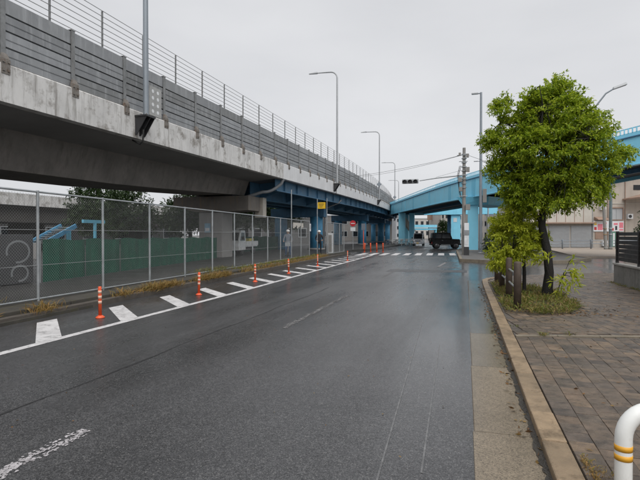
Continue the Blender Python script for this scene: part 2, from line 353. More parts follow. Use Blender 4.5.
# markings are children of the road
el = MB(); ys = [-4, 0, 4.8, 8, 12, 16, 20, 24, 28, 32, 36.5]
for a, b in zip(ys, ys[1:]): el.face([(ex(a) - .075, a, .004), (ex(a) + .075, a, .004), (ex(b) + .075, b, .004), (ex(b) - .075, b, .004)])
el.build('edge_line', M_white, road)
y = 1.95
while y < 37:
    yo = y + 1.25; xo = max(ex(y) - 1.45, fx(yo) + .75)
    b = MB(); b.face([(ex(y) - .06, y - .24, .0045), (ex(y + .48) - .06, y + .24, .0045), (xo, yo + .22, .0045), (xo, yo - .22, .0045)]); b.build('hatch_stripe', M_white, road)
    y += 1.83
M_brk = mat('broken_paint', (.42, .40, .41), .6, var=.3, scale=14, dirt=((.12, .12, .12), .7, 16), bump=.4, bscale=150)
for a, b_, m_, keep in ((-2, 3.1, M_brk, .9), (7.5, 12.1, M_faint, .75), (17.4, 22.3, M_faint, .7), (27.2, 32, M_faint, .7)):
    b = MB(); rw = random.Random(int(a * 10))
    for q in range(int(3600 * keep)):
        y0_ = rw.uniform(a, b_); x0 = -2.965 + max(-.075, min(.075, rw.gauss(0, .034)))
        if math.sin(y0_ * 7 + x0 * 40) + math.sin(y0_ * 17.3 - x0 * 70) > 1.0: continue
        r1 = rw.uniform(.005, .013); n_ = 5
        b.face([(x0 + r1 * rw.uniform(.6, 1.2) * math.cos(2 * math.pi * k / n_), y0_ + 1.3 * r1 * rw.uniform(.6, 1.2) * math.sin(2 * math.pi * k / n_), .0035 + q * 2e-7) for k in range(n_)])
    o = b.build('lane_dash', m_, road); o['kind'] = 'stuff'
za = Matrix.Rotation(R_(14), 3, 'Z')
for i in range(9):
    X = -8.3 + i * .9; Y0 = 36.9 + (X + 6) * .28
    poly_sheet('zebra_stripe', [(X, Y0), (X + .48, Y0 + .13), (X + .28, Y0 + 4.6), (X - .2, Y0 + 4.47)], .005, M_white, parent=road)
for q in ([(-1.35, 24.0), (-1.2, 24.0), (-.95, 28.6), (-1.1, 28.6)], [(-1.1, 28.4), (-1.1, 28.6), (-.1, 28.2), (-.1, 28.0)], [(-1.3, 24.2), (-1.3, 24.0), (-.2, 23.6), (-.2, 23.8)]):
    poly_sheet('box_marking', q, .006, M_faint, parent=road)
poly_sheet('stop_line', [(-2.8, 33.2), (-1.2, 33.6), (-1.2, 33.95), (-2.8, 33.55)], .0052, M_faint, parent=road)
sm = MB()
pts = [(-3.93 + .02 * math.sin(yy * 1.7) + .01 * math.sin(yy * 5), yy) for yy in np.arange(-2, 14, .35)]
for (a, b), (c, d) in zip(pts, pts[1:]): w = .012 + .007 * math.sin(b * 3); sm.face([(a - w, b, .003), (a + w, b, .003), (c + w, d, .003), (c - w, d, .003)])
sm.build('road_seam', M_seam, road)
for x0, x1, a, b in ((-.52, -.74, 2.2, 8.6), (-.28, -.35, 3.2, 7)):
    poly_sheet('wheel_scuff', [(x0, a), (x0 + .014, a), (x1 + .014, b), (x1, b)], .0035, mat('scuff', (.13, .13, .132), .5, var=.5, scale=12), parent=road)
poly_sheet('road_patch', [(-3.3, 20.5), (.1, 20.9), (.1, 22.3), (-3.3, 21.9)], .0032, mat('patch_asphalt', (.036, .036, .038), .4, var=.2, scale=8, bump=.4, bscale=150), parent=road)

# gutter on the right: concrete strip in lengths, with a puddle
gutter = struct(B(.1, .56, -4, 17.2, -.028, .002).build('gutter', M_mort))
y = -4
while y < 17.1:
    MB().hexa([(.06, y + .004, -.02), (.55, y + .004, -.02), (.55, min(17.2, y + 2) - .004, -.02), (.06, min(17.2, y + 2) - .004, -.02)],
              [(.06 + .006 * y, y + .004, .008), (.55, y + .004, .014), (.55, min(17.2, y + 2) - .004, .014), (.06 + .006 * y, min(17.2, y + 2) - .004, .008)]).build('gutter_slab', M_gut if y < 6 else M_gutm if y < 8 else M_gutw, gutter)
    y += 2
def blob(name, cx, cy, rx, ry, z, m, n=26, seed=1):
    r = random.Random(seed); k = [r.uniform(.75, 1.15) for _ in range(n)]
    k = [(k[i - 1] + k[i] * 2 + k[(i + 1) % n]) / 4 for i in range(n)]
    b = MB(); b.face([(cx + rx * k[i] * math.cos(2 * math.pi * i / n), cy + ry * k[i] * math.sin(2 * math.pi * i / n), z) for i in range(n)])
    return b.build(name, m)
r0 = random.Random(4)
def ribbon(name, ys, left, right, z, m):
    b = MB(); L = [(left(y), y) for y in ys]; Q = [(right(y), y) for y in ys]
    for k in range(len(ys) - 1): b.face([(L[k][0], L[k][1], z), (Q[k][0], Q[k][1], z), (Q[k + 1][0], Q[k + 1][1], z), (L[k + 1][0], L[k + 1][1], z)])
    return struct(b.build(name, m))
wob = lambda y, k: .5 * math.sin(y * 2.3 + k) + .3 * math.sin(y * 5.9 + 2 * k) + .2 * math.sin(y * 13.1 + k)
ysr = list(np.arange(8.6, 16.6, .12))
env = lambda y: max(.0, math.sin((y - 8.6) / 8.0 * math.pi)) ** .6
ysr2 = list(np.arange(1.5, 15, .035))
ribbon('gutter_silt', ysr2, lambda y: .545 - max(.008, .04 + .014 * wob(y * 2.3, 7) + .012 * wob(y * 9.1, 3) + .01 * wob(y * 23, 1) + .003 * (y - 4)), lambda y: .55, .0195, mat('wet_silt', (.035, .03, .024), .4, var=.4, scale=9, bump=.5, bscale=70))
# kerb of single stones
kerb = struct(MB().hexa([(.57, -4, -.02), (.72, -4, -.02), (.72, 16.9, -.02), (.57, 16.9, -.02)], [(.57, -4, .07), (.72, -4, .07), (.72, 16.9, .07), (.57, 16.9, .07)]).build('kerb', M_mort))
kpath = [(.55, yy) for yy in np.arange(-4, 16.4, .6)] + [(.58, 17.0), (.72, 17.6), (1.02, 18.15), (1.45, 18.6)]
for (x0, y0), (x1, y1) in zip(kpath, kpath[1:]):
    d = Vector((x1 - x0, y1 - y0)).normalized(); nrm = Vector((d.y, -d.x)) * .175; g = .006
    p = [(x0 + d.x * g, y0 + d.y * g), (x1 - d.x * g, y1 - d.y * g)]; j = random.uniform(-.006, .006)
    h = .085 if y0 < 14 else .085
    q = [(p[0][0], p[0][1]), (p[0][0] + nrm.x, p[0][1] + nrm.y), (p[1][0] + nrm.x, p[1][1] + nrm.y), (p[1][0], p[1][1])]
    MB().hexa([(a, b, -.02) for a, b in q], [(a, b, h + j) for a, b in q]).build('kerb_stone', M_kerb, kerb, bevel=.012)

# right pavement with its pavers
PV = [(.735, -4), (.735, 16.6), (.9, 17.5), (1.6, 18.7), (3.2, 20.2), (7, 22.2), (13, 24.2), (13, 19), (4.62, 17.4), (4.55, -4)]
pavement = struct(poly_sheet('pavement', PV, .066, M_mort, thick=.09))
def inside(x, y, P):
    c = False; j = len(P) - 1
    for i in range(len(P)):
        if ((P[i][1] > y) != (P[j][1] > y)) and x < (P[j][0] - P[i][0]) * (y - P[i][1]) / (P[j][1] - P[i][1]) + P[i][0]: c = not c
        j = i
    return c
def strip_y(x): return 7.62 + (x - .7) * .27        # edging strip that crosses the pavement
PIT = [(.78, 9.95), (1.4, 9.7), (1.95, 10.05), (2.3, 10.9), (2.42, 12.6), (2.25, 14), (1.6, 15.2), (.78, 15.4)]
cam_xy = Vector((0, 0))
pavers = []
S = .175
for ang, far in ((0, False), (R_(10), True)):
    ca, sa = math.cos(ang), math.sin(ang)
    for i in range(-10, 90):
        off = S * ((i * 0.382 + .13 * (i % 3)) % 1)
        for j in range(-45, 130):
            lx, ly = (i + .5) * S, (j + .5) * S + off
            x, y = .735 + lx * ca - ly * sa, lx * sa + ly * ca
            if y < 0 and (y < -2.5): continue
            if (y > strip_y(x)) != far: continue
            if abs(y - strip_y(x)) < .14: continue
            if not (inside(x - .075, y, PV) and inside(x + .1, y, PV)) or inside(x, y, PIT): continue
            pavers.append((x, y, ang))
def paver_mesh():
    h = S / 2 - .0018; t = .008
    return MB().hexa([(-h, -h, -.014), (h, -h, -.014), (h, h, -.014), (-h, h, -.014)], [(-h, -h, 0), (h, -h, 0), (h, h, 0), (-h, h, 0)])
pm = paver_mesh().mesh('paver', M_pav)
import bmesh as _bm
bm = _bm.new(); bm.from_mesh(pm); _bm.ops.bevel(bm, geom=[e for e in bm.edges if all(v.co.z > -.01 for v in e.verts)], offset=.0022, segments=1, affect='EDGES'); bm.to_mesh(pm); bm.free()
def inview(x, y):
    d = x * math.cos(YAW) + y * math.sin(YAW); f = -x * math.sin(YAW) + y * math.cos(YAW)
    return f > 1.9 and d / f < .72
vis = sorted([p for p in pavers if inview(p[0], p[1])], key=lambda p: p[0] ** 2 + p[1] ** 2)
near = vis[:300]; ns = set((p[0], p[1]) for p in near); rest = [p for p in pavers if (p[0], p[1]) not in ns]
for x, y, a in near:
    link_mesh('paver', pm, pavement, (x, y, .08 + random.uniform(-.0025, .0025)), (random.uniform(-.006, .006), random.uniform(-.006, .006), a + random.uniform(-.012, .012)))
b = MB(); h = S / 2 - .0025
for x, y, a in rest:
    ca, sa = math.cos(a + random.uniform(-.01, .01)), math.sin(a); z = .08 + random.uniform(-.0025, .0025)
    c = [(x + px * ca - py * sa, y + px * sa + py * ca) for px, py in ((-h, -h), (h, -h), (h, h), (-h, h))]
    b.hexa([(p, q, .066) for p, q in c], [(p, q, z) for p, q in c])
b.build('paver', M_pav, pavement)['kind'] = 'stuff'
x = .74
while x < 4.4:
    x1 = min(x + .6, 4.5); w = .055
    MB().hexa([(x + .003, strip_y(x) - w, .05), (x1 - .003, strip_y(x1) - w, .05), (x1 - .003, strip_y(x1) + w, .05), (x + .003, strip_y(x) + w, .05)],
              [(x + .003, strip_y(x) - w, .088), (x1 - .003, strip_y(x1) - w, .088), (x1 - .003, strip_y(x1) + w, .088), (x + .003, strip_y(x) + w, .088)]).build('edging_stone', M_edge, pavement)
    x += .6
struct(poly_sheet('planting_bed', PIT, .085, mat('soil', (.05, .04, .025), .9, var=.4, scale=8, bump=.8, bscale=30), thick=.03))

# traffic island, far pavement, parking lot under the viaduct, plinth of the fence
ISL = [(-.2, 29.2), (1.9, 27.8), (5.5, 29.2), (7.5, 33), (6.5, 45), (3, 52), (-.4, 52), (-.68, 46)]
struct(poly_sheet('traffic_island', ISL, .16, mat('island_concrete', (.11, .105, .1), .7, var=.2, scale=1.5, bump=.2), thick=.18))
isl = bpy.data.objects['traffic_island']
for (a, b_) in zip(ISL, ISL[1:] + ISL[:1]):
    a, b_ = Vector(a), Vector(b_); L = (b_ - a).length; n = max(1, int(L / 1.2)); c = (b_ - a) / n
    for i in range(n):
        p = a + c * i; q = p + c; d = c.normalized() * .006
        MB().bar((p.x + d.x, p.y + d.y, .09), (q.x - d.x, q.y - d.y, .09), .16, .185).build('kerb_stone', M_edge, isl)
struct(poly_sheet('far_pavement', [(7.5, 36.5), (30, 42), (60, 54), (60, 75), (24, 66), (8.5, 58)], .12, M_tan, thick=.14))
lotp = [(fx(-12) + .1, -12), (fx(31) + .1, 31), (-10.0, 36), (-10.3, 44), (-9.2, 47), (-9.2, 75), (-60, 75), (-60, -12)]
struct(poly_sheet('car_park', lotp, .18, M_lot, thick=.2))
plinth = struct(MB().hexa([(fx(-12) + .15, -12, -.02), (fx(-12) + .62, -12, -.02), (fx(37) + 1.1, 37, -.02), (fx(31.2) + .15, 37, -.02)], [(fx(-12) + .15, -12, .12), (fx(-12) + .62, -12, .12), (fx(37) + 1.1, 37, .12), (fx(31.2) + .15, 37, .12)]).build('plinth_bed', M_mort))
y = -6
while y < 37:
    y1 = y + 2.0; o = [(fx(yy) + (.6 if yy < 31 else .6 + (yy - 31) * .07)) for yy in (y, y1)]; j = random.uniform(-.01, .01)
    q = [(fx(y) - .12, y + .006), (o[0] + .03, y + .006), (o[1] + .03, y1 - .006), (fx(y1) - .12, y1 - .006)]
    MB().hexa([(a, b, -.02) for a, b in q], [(a, b, .21 + j) for a, b in q]).build('plinth_block', M_kerbL, plinth, bevel=.02)
    q = [(fx(y) + .63, y + .005), (o[0] + .22, y + .005), (o[1] + .22, y1 - .005), (fx(y1) + .63 + (o[1] - fx(y1) - .6), y1 - .005)]
    MB().hexa([(a, b, -.02) for a, b in q], [(a, b, .08 + j) for a, b in q]).build('kerb_block', M_kerbL, plinth, bevel=.015)
    y += 2.0

# ------------------------------------------------------------------ the viaduct
def VX(Y): return -11.2 - (.0008 * (Y - 40) ** 2 if Y > 40 else 0)
def VZ(Y): return 5.0 + .013 * (Y - 10)
def stations(a, b, step=3.0):
    n = max(1, int(round((b - a) / step))); return [(VX(a + (b - a) * i / n), a + (b - a) * i / n, VZ(a + (b - a) * i / n)) for i in range(n + 1)]
via = empty('elevated_expressway', (-15.5, 28, 0), label='long elevated expressway on concrete and blue steel girders left of the road', cat='viaduct')
SPL = 28.4
for a, b_, m1 in ((-14, SPL - .03, M_conc), (SPL + .03, 150, M_conc2)):
    st = stations(a, b_)
    MB().sweep([(0, .0), (0, .96), (.04, 1.0), (.28, 1.0), (.3, .1), (.3, .0)], st).build('parapet', m1, via)
    MB().sweep([(7.9, .05), (7.9, 1.0), (8.2, 1.0), (8.2, .05)], st).build('parapet', m1, via)
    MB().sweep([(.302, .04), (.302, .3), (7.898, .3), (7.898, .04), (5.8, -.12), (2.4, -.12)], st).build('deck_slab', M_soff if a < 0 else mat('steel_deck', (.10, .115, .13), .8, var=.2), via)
g = MB(); b0 = 0
sts = stations(-14, SPL - .1)
n = len(sts)
def dep(Y): return -1.35 if Y < 17 else -1.35 + .33 * min(1, (Y - 17) / 11)
prev = None; base = len(g.v)
for X, Y, Z in sts:
    for o, z in ((2.4, -.1), (2.75, dep(Y)), (5.45, dep(Y)), (5.8, -.1)): g.v.append((X - o, Y, Z + z))
for i in range(n - 1):
    for j in range(4): j2 = (j + 1) % 4; g.f.append((i * 4 + j, i * 4 + j2, (i + 1) * 4 + j2, (i + 1) * 4 + j)); g.sm.append(False); g.mi.append(0)
g.f += [(3, 2, 1, 0), ((n - 1) * 4, (n - 1) * 4 + 1, (n - 1) * 4 + 2, (n - 1) * 4 + 3)]; g.sm += [False] * 2; g.mi += [0, 0]
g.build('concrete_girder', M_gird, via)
def pier(Yc, parent):
    z1 = VZ(Yc - 1) + dep(Yc) - .12
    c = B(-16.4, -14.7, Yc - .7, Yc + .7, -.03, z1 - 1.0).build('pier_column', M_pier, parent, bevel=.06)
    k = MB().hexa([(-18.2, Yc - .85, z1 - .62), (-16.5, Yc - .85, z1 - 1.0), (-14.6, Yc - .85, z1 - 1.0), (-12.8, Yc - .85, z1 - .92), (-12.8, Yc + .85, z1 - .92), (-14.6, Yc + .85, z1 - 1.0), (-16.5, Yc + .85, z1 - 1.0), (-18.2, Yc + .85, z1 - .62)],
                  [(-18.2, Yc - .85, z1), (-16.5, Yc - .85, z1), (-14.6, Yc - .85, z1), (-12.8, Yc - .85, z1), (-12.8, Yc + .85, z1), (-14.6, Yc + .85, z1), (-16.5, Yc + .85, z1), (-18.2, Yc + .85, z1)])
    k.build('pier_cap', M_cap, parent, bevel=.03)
    for x in (-14.4, -16.4): B(x - .3, x + .3, Yc - .5, Yc + .5, z1 + .002, z1 + .13).build('bearing', M_dark, parent)
pier(27.4, via)
B(-13.2, -12.6, 28.3, 28.85, 2.75, 4.05).build('cap_end_block', M_capend, via, bevel=.02)  # pale block for the cap's brighter road end, brightness put into its colour
pier(-3, via)
# steel spans
st = stations(SPL + .1, 150)
MB().sweep([(.62, -.7), (.62, .039), (.66, .039), (.66, -.7)], st).build('fascia_girder', M_bluedk, via)
MB().sweep([(.5, -.76), (.5, -.7), (.78, -.7), (.78, -.76)], st).build('fascia_flange', M_bluedk, via)
for o in (2.4, 4.1, 5.8):
    MB().sweep([(o, -1.2), (o, -.02), (o + .05, -.02), (o + .05, -1.2)], st).build('main_girder', M_bluedk, via)
    MB().sweep([(o - .2, -1.25), (o - .2, -1.2), (o + .25, -1.2), (o + .25, -1.25)], st).build('girder_flange', M_bluedk, via)
y = 30
while y < 110:
    X, Z = VX(y), VZ(y)
    MB().hexa([(X - .67, y, Z - .65), (X - 2.39, y, Z - 1.15), (X - 2.39, y + .08, Z - 1.15), (X - .67, y + .08, Z - .65)], [(X - .67, y, Z), (X - 2.39, y, Z), (X - 2.39, y + .08, Z), (X - .67, y + .08, Z)]).build('cross_bracket', M_bluedk, via)
    B(X - 5.8, X - 2.45, y, y + .06, Z - 1.0, Z - .2).build('cross_beam', M_bluedk, via)
    for k in range(2): B(X - .615, X - .5, y + 2.5 * k, y + 2.5 * k + .03, Z - .695, Z - .005).build('stiffener', M_bluedk, via)
    y += 5
for Yc in (43.7, 68, 94, 122):
    X = VX(Yc) - 2.6; z = VZ(Yc) - 1.26
    MB().lathe([(.62, -.03), (.62, z - .8)], 20, (X, Yc, 0)).build('steel_column', M_vcol, via)
    MB().lathe([(.85, .17), (.85, .3), (.75, .34), (.66, .34)], 20, (X, Yc, 0)).build('column_base', M_pier, via)
    MB().box(X - 4.6, X + .9, Yc - .5, Yc + .5, z - .85, z).build('cross_head', M_bluedk, via, bevel=.02)
    MB().lathe([(.62, -.03), (.62, z - .8)], 20, (X - 3.7, Yc, 0)).build('steel_column', M_vcol, via)
# drain pipe with its bend at the joint of the two spans, long one further on
p = [(-11.25, 28.5, VZ(28) - .02), (-11.4, 28.5, VZ(28) - .3)] + [(-11.5 - .12 * i, 28.5 - .12 * i, VZ(28) - .35 - .16 * i + .012 * i * i) for i in range(1, 8)] + [(-13.3, 27.2, 4.0)]
T(p, .1, 10).build('drain_pipe', M_pipe, via)
T([(-11.5, 44.4, 5.0), (-11.7, 44.2, 4.7), (-13.0, 44.0, 4.2), (-13.1, 44.0, .15)], .07).build('drain_pipe', M_pipe, via)

# noise barrier on the parapet
nb = empty('noise_barrier', (-11.35, 9, 6.0), label='grey metal noise barrier of panels and posts standing on the viaduct parapet', cat='noise barrier')
BAY = 2.25; PH = .425
def panel_mesh(k):
    b = MB(); L = BAY - .12
    if k == 3:
        b.prism([(-.05, 0), (-.02, 0), (-.02, .035), (.05, .035), (.05, PH - .012), (-.05, PH - .012)], .06, .06 + L)
    else:
        h = PH / 2
        b.prism([(-.05, 0), (-.02, 0), (-.02, .035), (.05, .035), (.05, h - .014), (.04, h - .009), (.04, h - .003), (.05, h), (.05, h + .004), (.04, h + .009), (.04, h + .015), (.05, h + .02), (.05, PH - .012), (-.02, PH - .012), (-.02, PH - .002), (-.05, PH - .002)], .06, .06 + L)
    return b.mesh('barrier_panel', M_panel)
pms = [panel_mesh(k) for k in range(4)]
poster_b = MB().box(-.07, .07, -.075, .075, 0, .02)
b = MB(); b.box(-.075, -.06, -.07, .07, -.15, 1.72); b.box(.06, .075, -.07, .07, -.15, 1.72); b.box(-.06, .06, -.012, .012, -.15, 1.72); b.box(-.085, .085, -.085, .085, 1.722, 1.74)
postm = b.mesh('barrier_post', M_post)
b = MB(); b.hexa([(.08, -.12, -.28), (.17, -.12, -.28), (.17, .12, -.28), (.08, .12, -.28)], [(.08, -.12, .1), (.17, -.12, .1), (.17, .12, .1), (.08, .12, .1)])
b.hexa([(.08, -.12, .102), (.17, -.12, .102), (.17, .12, .102), (.08, .12, .102)], [(.08, -.07, .25), (.12, -.07, .25), (.12, .07, .25), (.08, .07, .25)])
for sy in (-.07, .07):
    b.box(.17, .2, sy - .03, sy + .03, -.22, -.15); b.box(.17, .2, sy - .03, sy + .03, .0, .06)
brm = b.mesh('bracket', M_rust)
bays = 52; y0 = 9.14 - 5 * BAY
for i in range(bays):
    y = y0 + i * BAY; X, Z = VX(y) - .15, VZ(y) + 1.0
    rz = math.atan2(VX(y + BAY) - VX(y), -BAY) + math.pi if False else -math.atan2(VX(y + BAY) - VX(y), BAY)
    for k in range(4):
        if i == 8 and k < 3: pass
        link_mesh('barrier_panel', pms[k], nb, Vector((X, y, Z + k * PH)) - Vector(nb.location), (.013, 0, rz))
    po = link_mesh('barrier_post', postm, nb, Vector((X, y, Z)) - Vector(nb.location), (0, 0, rz))
    br = bpy.data.objects.new('bracket', brm); COL.objects.link(br); br.parent = po
# inspection plate with round holes of paint in one bay, behind the first lamp
yp = y0 + 7 * BAY + 1.2
pl = B(-11.29, -11.275, yp + .12, yp + .85, VZ(yp) + 1.05, VZ(yp) + 2.15).build('access_plate', mat('plate_grey', (.36, .36, .35), .6, var=.2, scale=4), nb)
for a in range(2):
    for c in range(4): MB().lathe([(.07, 0), (.07, .004)], 10, (-11.274, yp + .33 + a * .3, VZ(yp) + 1.22 + c * .25), 'x').build('patch', M_swht, pl)
# wire fence above
wf = empty('wire_fence', (-12.5, 9, 5.3), label='tall thin wire rail fence rising behind the noise barrier on the viaduct', cat='fence')
yy = np.arange(-2.2 + .4, 112, BAY)
for y in yy:
    X, Z = VX(y) - 1.3, VZ(y); B(X - .025, X + .025, y - .025, y + .025, Z + .3, Z + 4.6).build('fence_post', M_post, wf)
for k in range(14):
    st = [(VX(y), y, VZ(y)) for y in np.arange(-1.8, 112, 4.5)]
    z = 1.98 + k * .2
    MB().sweep([(1.255, z), (1.255, z + .017), (1.24, z + .017), (1.24, z)], st).build('rail', M_post, wf)

# lamps on the viaduct
def via_lamp(Y, top, label, reach=2.4, plate=False):
    X, Z = VX(Y) + .28, VZ(Y)
    t = empty('viaduct_lamp', (X, Y, Z + .75), label=label, cat='street lamp', group='street lamps along the viaduct parapet')
    r = .6; c = (X - r, Y, top - r)
    pts = [(X, Y, Z + .8), (X, Y, Z + 3), (X, Y, top - r)] + arc(c, r, 0, 90, 6)[1:] + [(X - reach + .5, Y, top + .04)]
    T(pts, [.10, .095, .075] + [.065] * 6 + [.05], 12).build('pole', M_pole if Y < 30 else M_poleb, t)
    MB().hexa([(X - reach - .25, Y - .07, top - .01), (X - reach + .55, Y - .13, top - .02), (X - reach + .55, Y + .13, top - .02), (X - reach - .25, Y + .07, top - .01)],
              [(X - reach - .25, Y - .06, top + .06), (X - reach + .55, Y - .1, top + .13), (X - reach + .55, Y + .1, top + .13), (X - reach - .25, Y + .06, top + .06)]).build('lamp_head', M_poleb, t, bevel=.02)
    b = MB(); b.box(VX(Y) + .002, VX(Y) + .5, Y - .26, Y + .26, Z + .74, Z + .8)
    for s in (-.22, 0, .22): b.hexa([(VX(Y) + .002, Y + s - .015, Z + .1), (VX(Y) + .06, Y + s - .015, Z + .1), (VX(Y) + .06, Y + s + .015, Z + .1), (VX(Y) + .002, Y + s + .015, Z + .1)],
                                    [(VX(Y) + .002, Y + s - .015, Z + .738), (VX(Y) + .48, Y + s - .015, Z + .738), (VX(Y) + .48, Y + s + .015, Z + .738), (VX(Y) + .002, Y + s + .015, Z + .738)])
    b.build('bracket', M_dark, t)
    b = MB()
    for q in range(4):
        a = math.pi / 4 + q * math.pi / 2; b.tube([(X + .16 * math.cos(a), Y + .16 * math.sin(a), Z + .79), (X + .16 * math.cos(a), Y + .16 * math.sin(a), Z + .87)], .018, 6)
    b.build('anchor_bolts', M_rust, t)
    T([(VX(Y) + .25, Y - .1, Z + .3), (VX(Y) + .22, Y - .1, Z - .1), (VX(Y) + .05, Y - .05, Z - .2), (VX(Y) - .3, Y, Z - .02)], .03).build('cable', M_cable, t)
    if plate:
        MB().hexa([(X - .02, Y - .13, Z + 2.6 + .0), (X + .34, Y - .13, Z + 2.96), (X - .02, Y - .13, Z + 3.32), (X - .38, Y - .13, Z + 2.96)],
                  [(X - .02, Y - .15, Z + 2.6), (X + .34, Y - .15, Z + 2.96), (X - .02, Y - .15, Z + 3.32), (X - .38, Y - .15, Z + 2.96)]).build('diamond_plate', M_pole, t)
via_lamp(14.3, 16.2, 'nearest grey lamp pole bracketed to the streaked concrete parapet, its top cut by the frame')
via_lamp(40.7, 16.2, 'tallest complete lamp pole with curved arm on the viaduct above the yellow sign')
via_lamp(65.5, 16.1, 'middle lamp pole with diamond plate on the viaduct parapet', plate=True)
via_lamp(93, 15.9, 'lamp pole with diamond plate standing just above where the blue ramp begins', plate=True)
via_lamp(121, 15.6, 'farthest small lamp pole on the viaduct, seen above the blue ramp')

# ------------------------------------------------------------------ blue ramp bridge
RP = [(-19.5, 108, 5.9), (-15.2, 92, 5.5), (-12.3, 83, 5.3), (-7.6, 68, 5.18), (-2.3, 52.3, 5.12), (2.5, 40.4, 5.05), (9.7, 31.4, 5.75), (18, 24.2, 6.3), (30, 17, 6.9)]
def cr_path(P, n=6):
    out = []
    for i in range(len(P) - 1):
        p0, p1, p2, p3 = [Vector(P[max(0, min(len(P) - 1, i + k))]) for k in (-1, 0, 1, 2)]
        for k in range(n):
            t = k / n; out.append(.5 * ((2 * p1) + (p2 - p0) * t + (2 * p0 - 5 * p1 + 4 * p2 - p3) * t * t + (3 * p1 - p0 - 3 * p2 + p3) * t ** 3))
    return out + [Vector(P[-1])]
rpath = cr_path(RP)
def side_sweep(b, prof, path):
    n = len(prof); base = len(b.v); k = len(path)
    for i in range(k):
        t = path[min(k - 1, i + 1)] - path[max(0, i - 1)]; t.z = 0; t.normalize(); nn = Vector((-t.y, t.x, 0))   # points away from the camera side
        for o, z in prof: q = path[i] + nn * o; b.v.append((q.x, q.y, q.z + z))
    for i in range(k - 1):
        for j in range(n): j2 = (j + 1) % n; b.f.append((base + i * n + j, base + i * n + j2, base + (i + 1) * n + j2, base + (i + 1) * n + j)); b.sm.append(False); b.mi.append(b.m)
    b.f += [tuple(base + j for j in range(n)), tuple(base + (k - 1) * n + j for j in range(n))]; b.sm += [False] * 2; b.mi += [b.m] * 2
    return b
ramp = empty('blue_ramp_bridge', (.6, 44.8, 0), label='long sky blue steel ramp bridge curving from the viaduct over the side street', cat='bridge')
side_sweep(MB(), [(0, 0), (0, 1.6), (.06, 1.6), (.06, 0)], rpath).build('outer_girder', M_blue, ramp)
side_sweep(MB(), [(-.1, 1.602), (-.1, 1.66), (.2, 1.66), (.2, 1.602)], rpath).build('girder_lip', M_bluedk, ramp)
side_sweep(MB(), [(-.1, -.05), (-.1, -.002), (.3, -.002), (.3, -.05)], rpath).build('girder_flange', M_blue, ramp)
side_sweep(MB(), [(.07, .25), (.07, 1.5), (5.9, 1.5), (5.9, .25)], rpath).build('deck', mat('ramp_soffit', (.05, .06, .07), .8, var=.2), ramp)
side_sweep(MB(), [(5.94, 0), (5.94, 1.6), (6.0, 1.6), (6.0, 0)], rpath).build('inner_girder', M_blue, ramp)
side_sweep(MB(), [(2.9, -.04), (2.9, .24), (3.1, .24), (3.1, -.04)], rpath).build('middle_girder', M_bluedk, ramp)
side_sweep(MB(), [(.0, 1.663), (.0, 1.9), (.05, 1.9), (.05, 1.663)], rpath).build('upstand', M_blue, ramp)
for z in (2.16,): side_sweep(MB(), [(.0, z - .028), (.0, z + .028), (.05, z + .028), (.05, z - .028)], rpath).build('handrail', M_blue, ramp)
for z in (2.16,): side_sweep(MB(), [(5.94, z - .028), (5.94, z + .028), (5.99, z + .028), (5.99, z - .028)], rpath).build('handrail', M_blue, ramp)
for i in range(len(rpath) - 1):
    for t in (0, .125, .25, .375, .5, .625, .75, .875) if rpath[i].x > -4 else (0, .25, .5, .75):
        q = rpath[i].lerp(rpath[i + 1], t); MB().box(q.x - .03, q.x + .03, q.y - .03, q.y + .03, q.z + 1.901, q.z + 2.13).build('baluster', M_blue, ramp)
    if i % 3 == 1 and i + 1 < len(rpath):
        q = rpath[i]; tt = (rpath[i + 1] - rpath[i]).normalized(); nn = Vector((-tt.y, tt.x, 0)).normalized(); c0 = q - nn * .012
        sp_ = MB().bar((c0.x - tt.x * .35, c0.y - tt.y * .35, q.z + .8), (c0.x + tt.x * .35, c0.y + tt.y * .35, q.z + .8), .022, 1.5).build('splice_plate', M_blue2, ramp)
    if i % 5 == 2:
        q = rpath[i]; tt = (rpath[i + 1] - rpath[i]).normalized(); MB().bar((q.x - tt.y * -.03, q.y, q.z + .02), (q.x - tt.y * -.03, q.y, q.z + 1.59), .05, .05).build('stiffener', M_blue, ramp)
def ramp_col(x, y, w, d, z, name='column', m=M_blue):
    c = B(x - w / 2, x + w / 2, y - d / 2, y + d / 2, -.03, z).build(name, m, ramp, bevel=.04)
    b = MB(); b.box(x - w / 2 - .12, x + w / 2 + .12, y - d / 2 - .12, y + d / 2 + .12, .1, .26); b.build('column_base', M_pier, c)
    return c
ramp_col(.72, 44.9, .9, .9, 4.3)
MB().hexa([(-.2, 44.2, 4.3), (2.0, 44.2, 4.3), (4.6, 49, 4.3), (2.2, 50, 4.3)], [(-.7, 44.0, 5.0), (2.0, 43.8, 5.0), (5.4, 49, 5.0), (2.2, 50.2, 5.0)]).build('column_head', M_blue2, ramp)
ramp_col(-9.6, 76, 1.0, 1.0, 5.15)
ramp_col(-8.2, 77.5, .8, .8, 5.15)
ramp_col(16, 28.6, 1.1, 1.1, 6.1)

r2 = empty('far_blue_overpass', (-1.8, 86, 0), label='straight pale blue girder overpass behind the curving ramp', cat='bridge')
B(-11, 10, 86, 91, 5.35, 6.9).build('deck', M_bluedk, r2)
B(-11, 10, 85.9, 85.998, 5.2, 7.1).build('outer_girder', M_blue, r2)
c = B(-2.3, -.7, 86.3, 87.6, -.02, 5.3).build('column', M_blue, r2, bevel=.04)
B(-1.9, -1.3, 86.27, 86.298, 3.9, 4.6).build('notice_board', M_swht, c)
B(-3.0, -2.4, 88.2, 89.2, -.02, 5.3).build('column', M_bluedk, r2)
B(8.3, 9.6, 86.5, 87.8, -.02, 5.3).build('column', M_blue, r2)
B(-10.8, -9.8, 86.5, 87.8, -.02, 5.3).build('column', M_blue, r2)

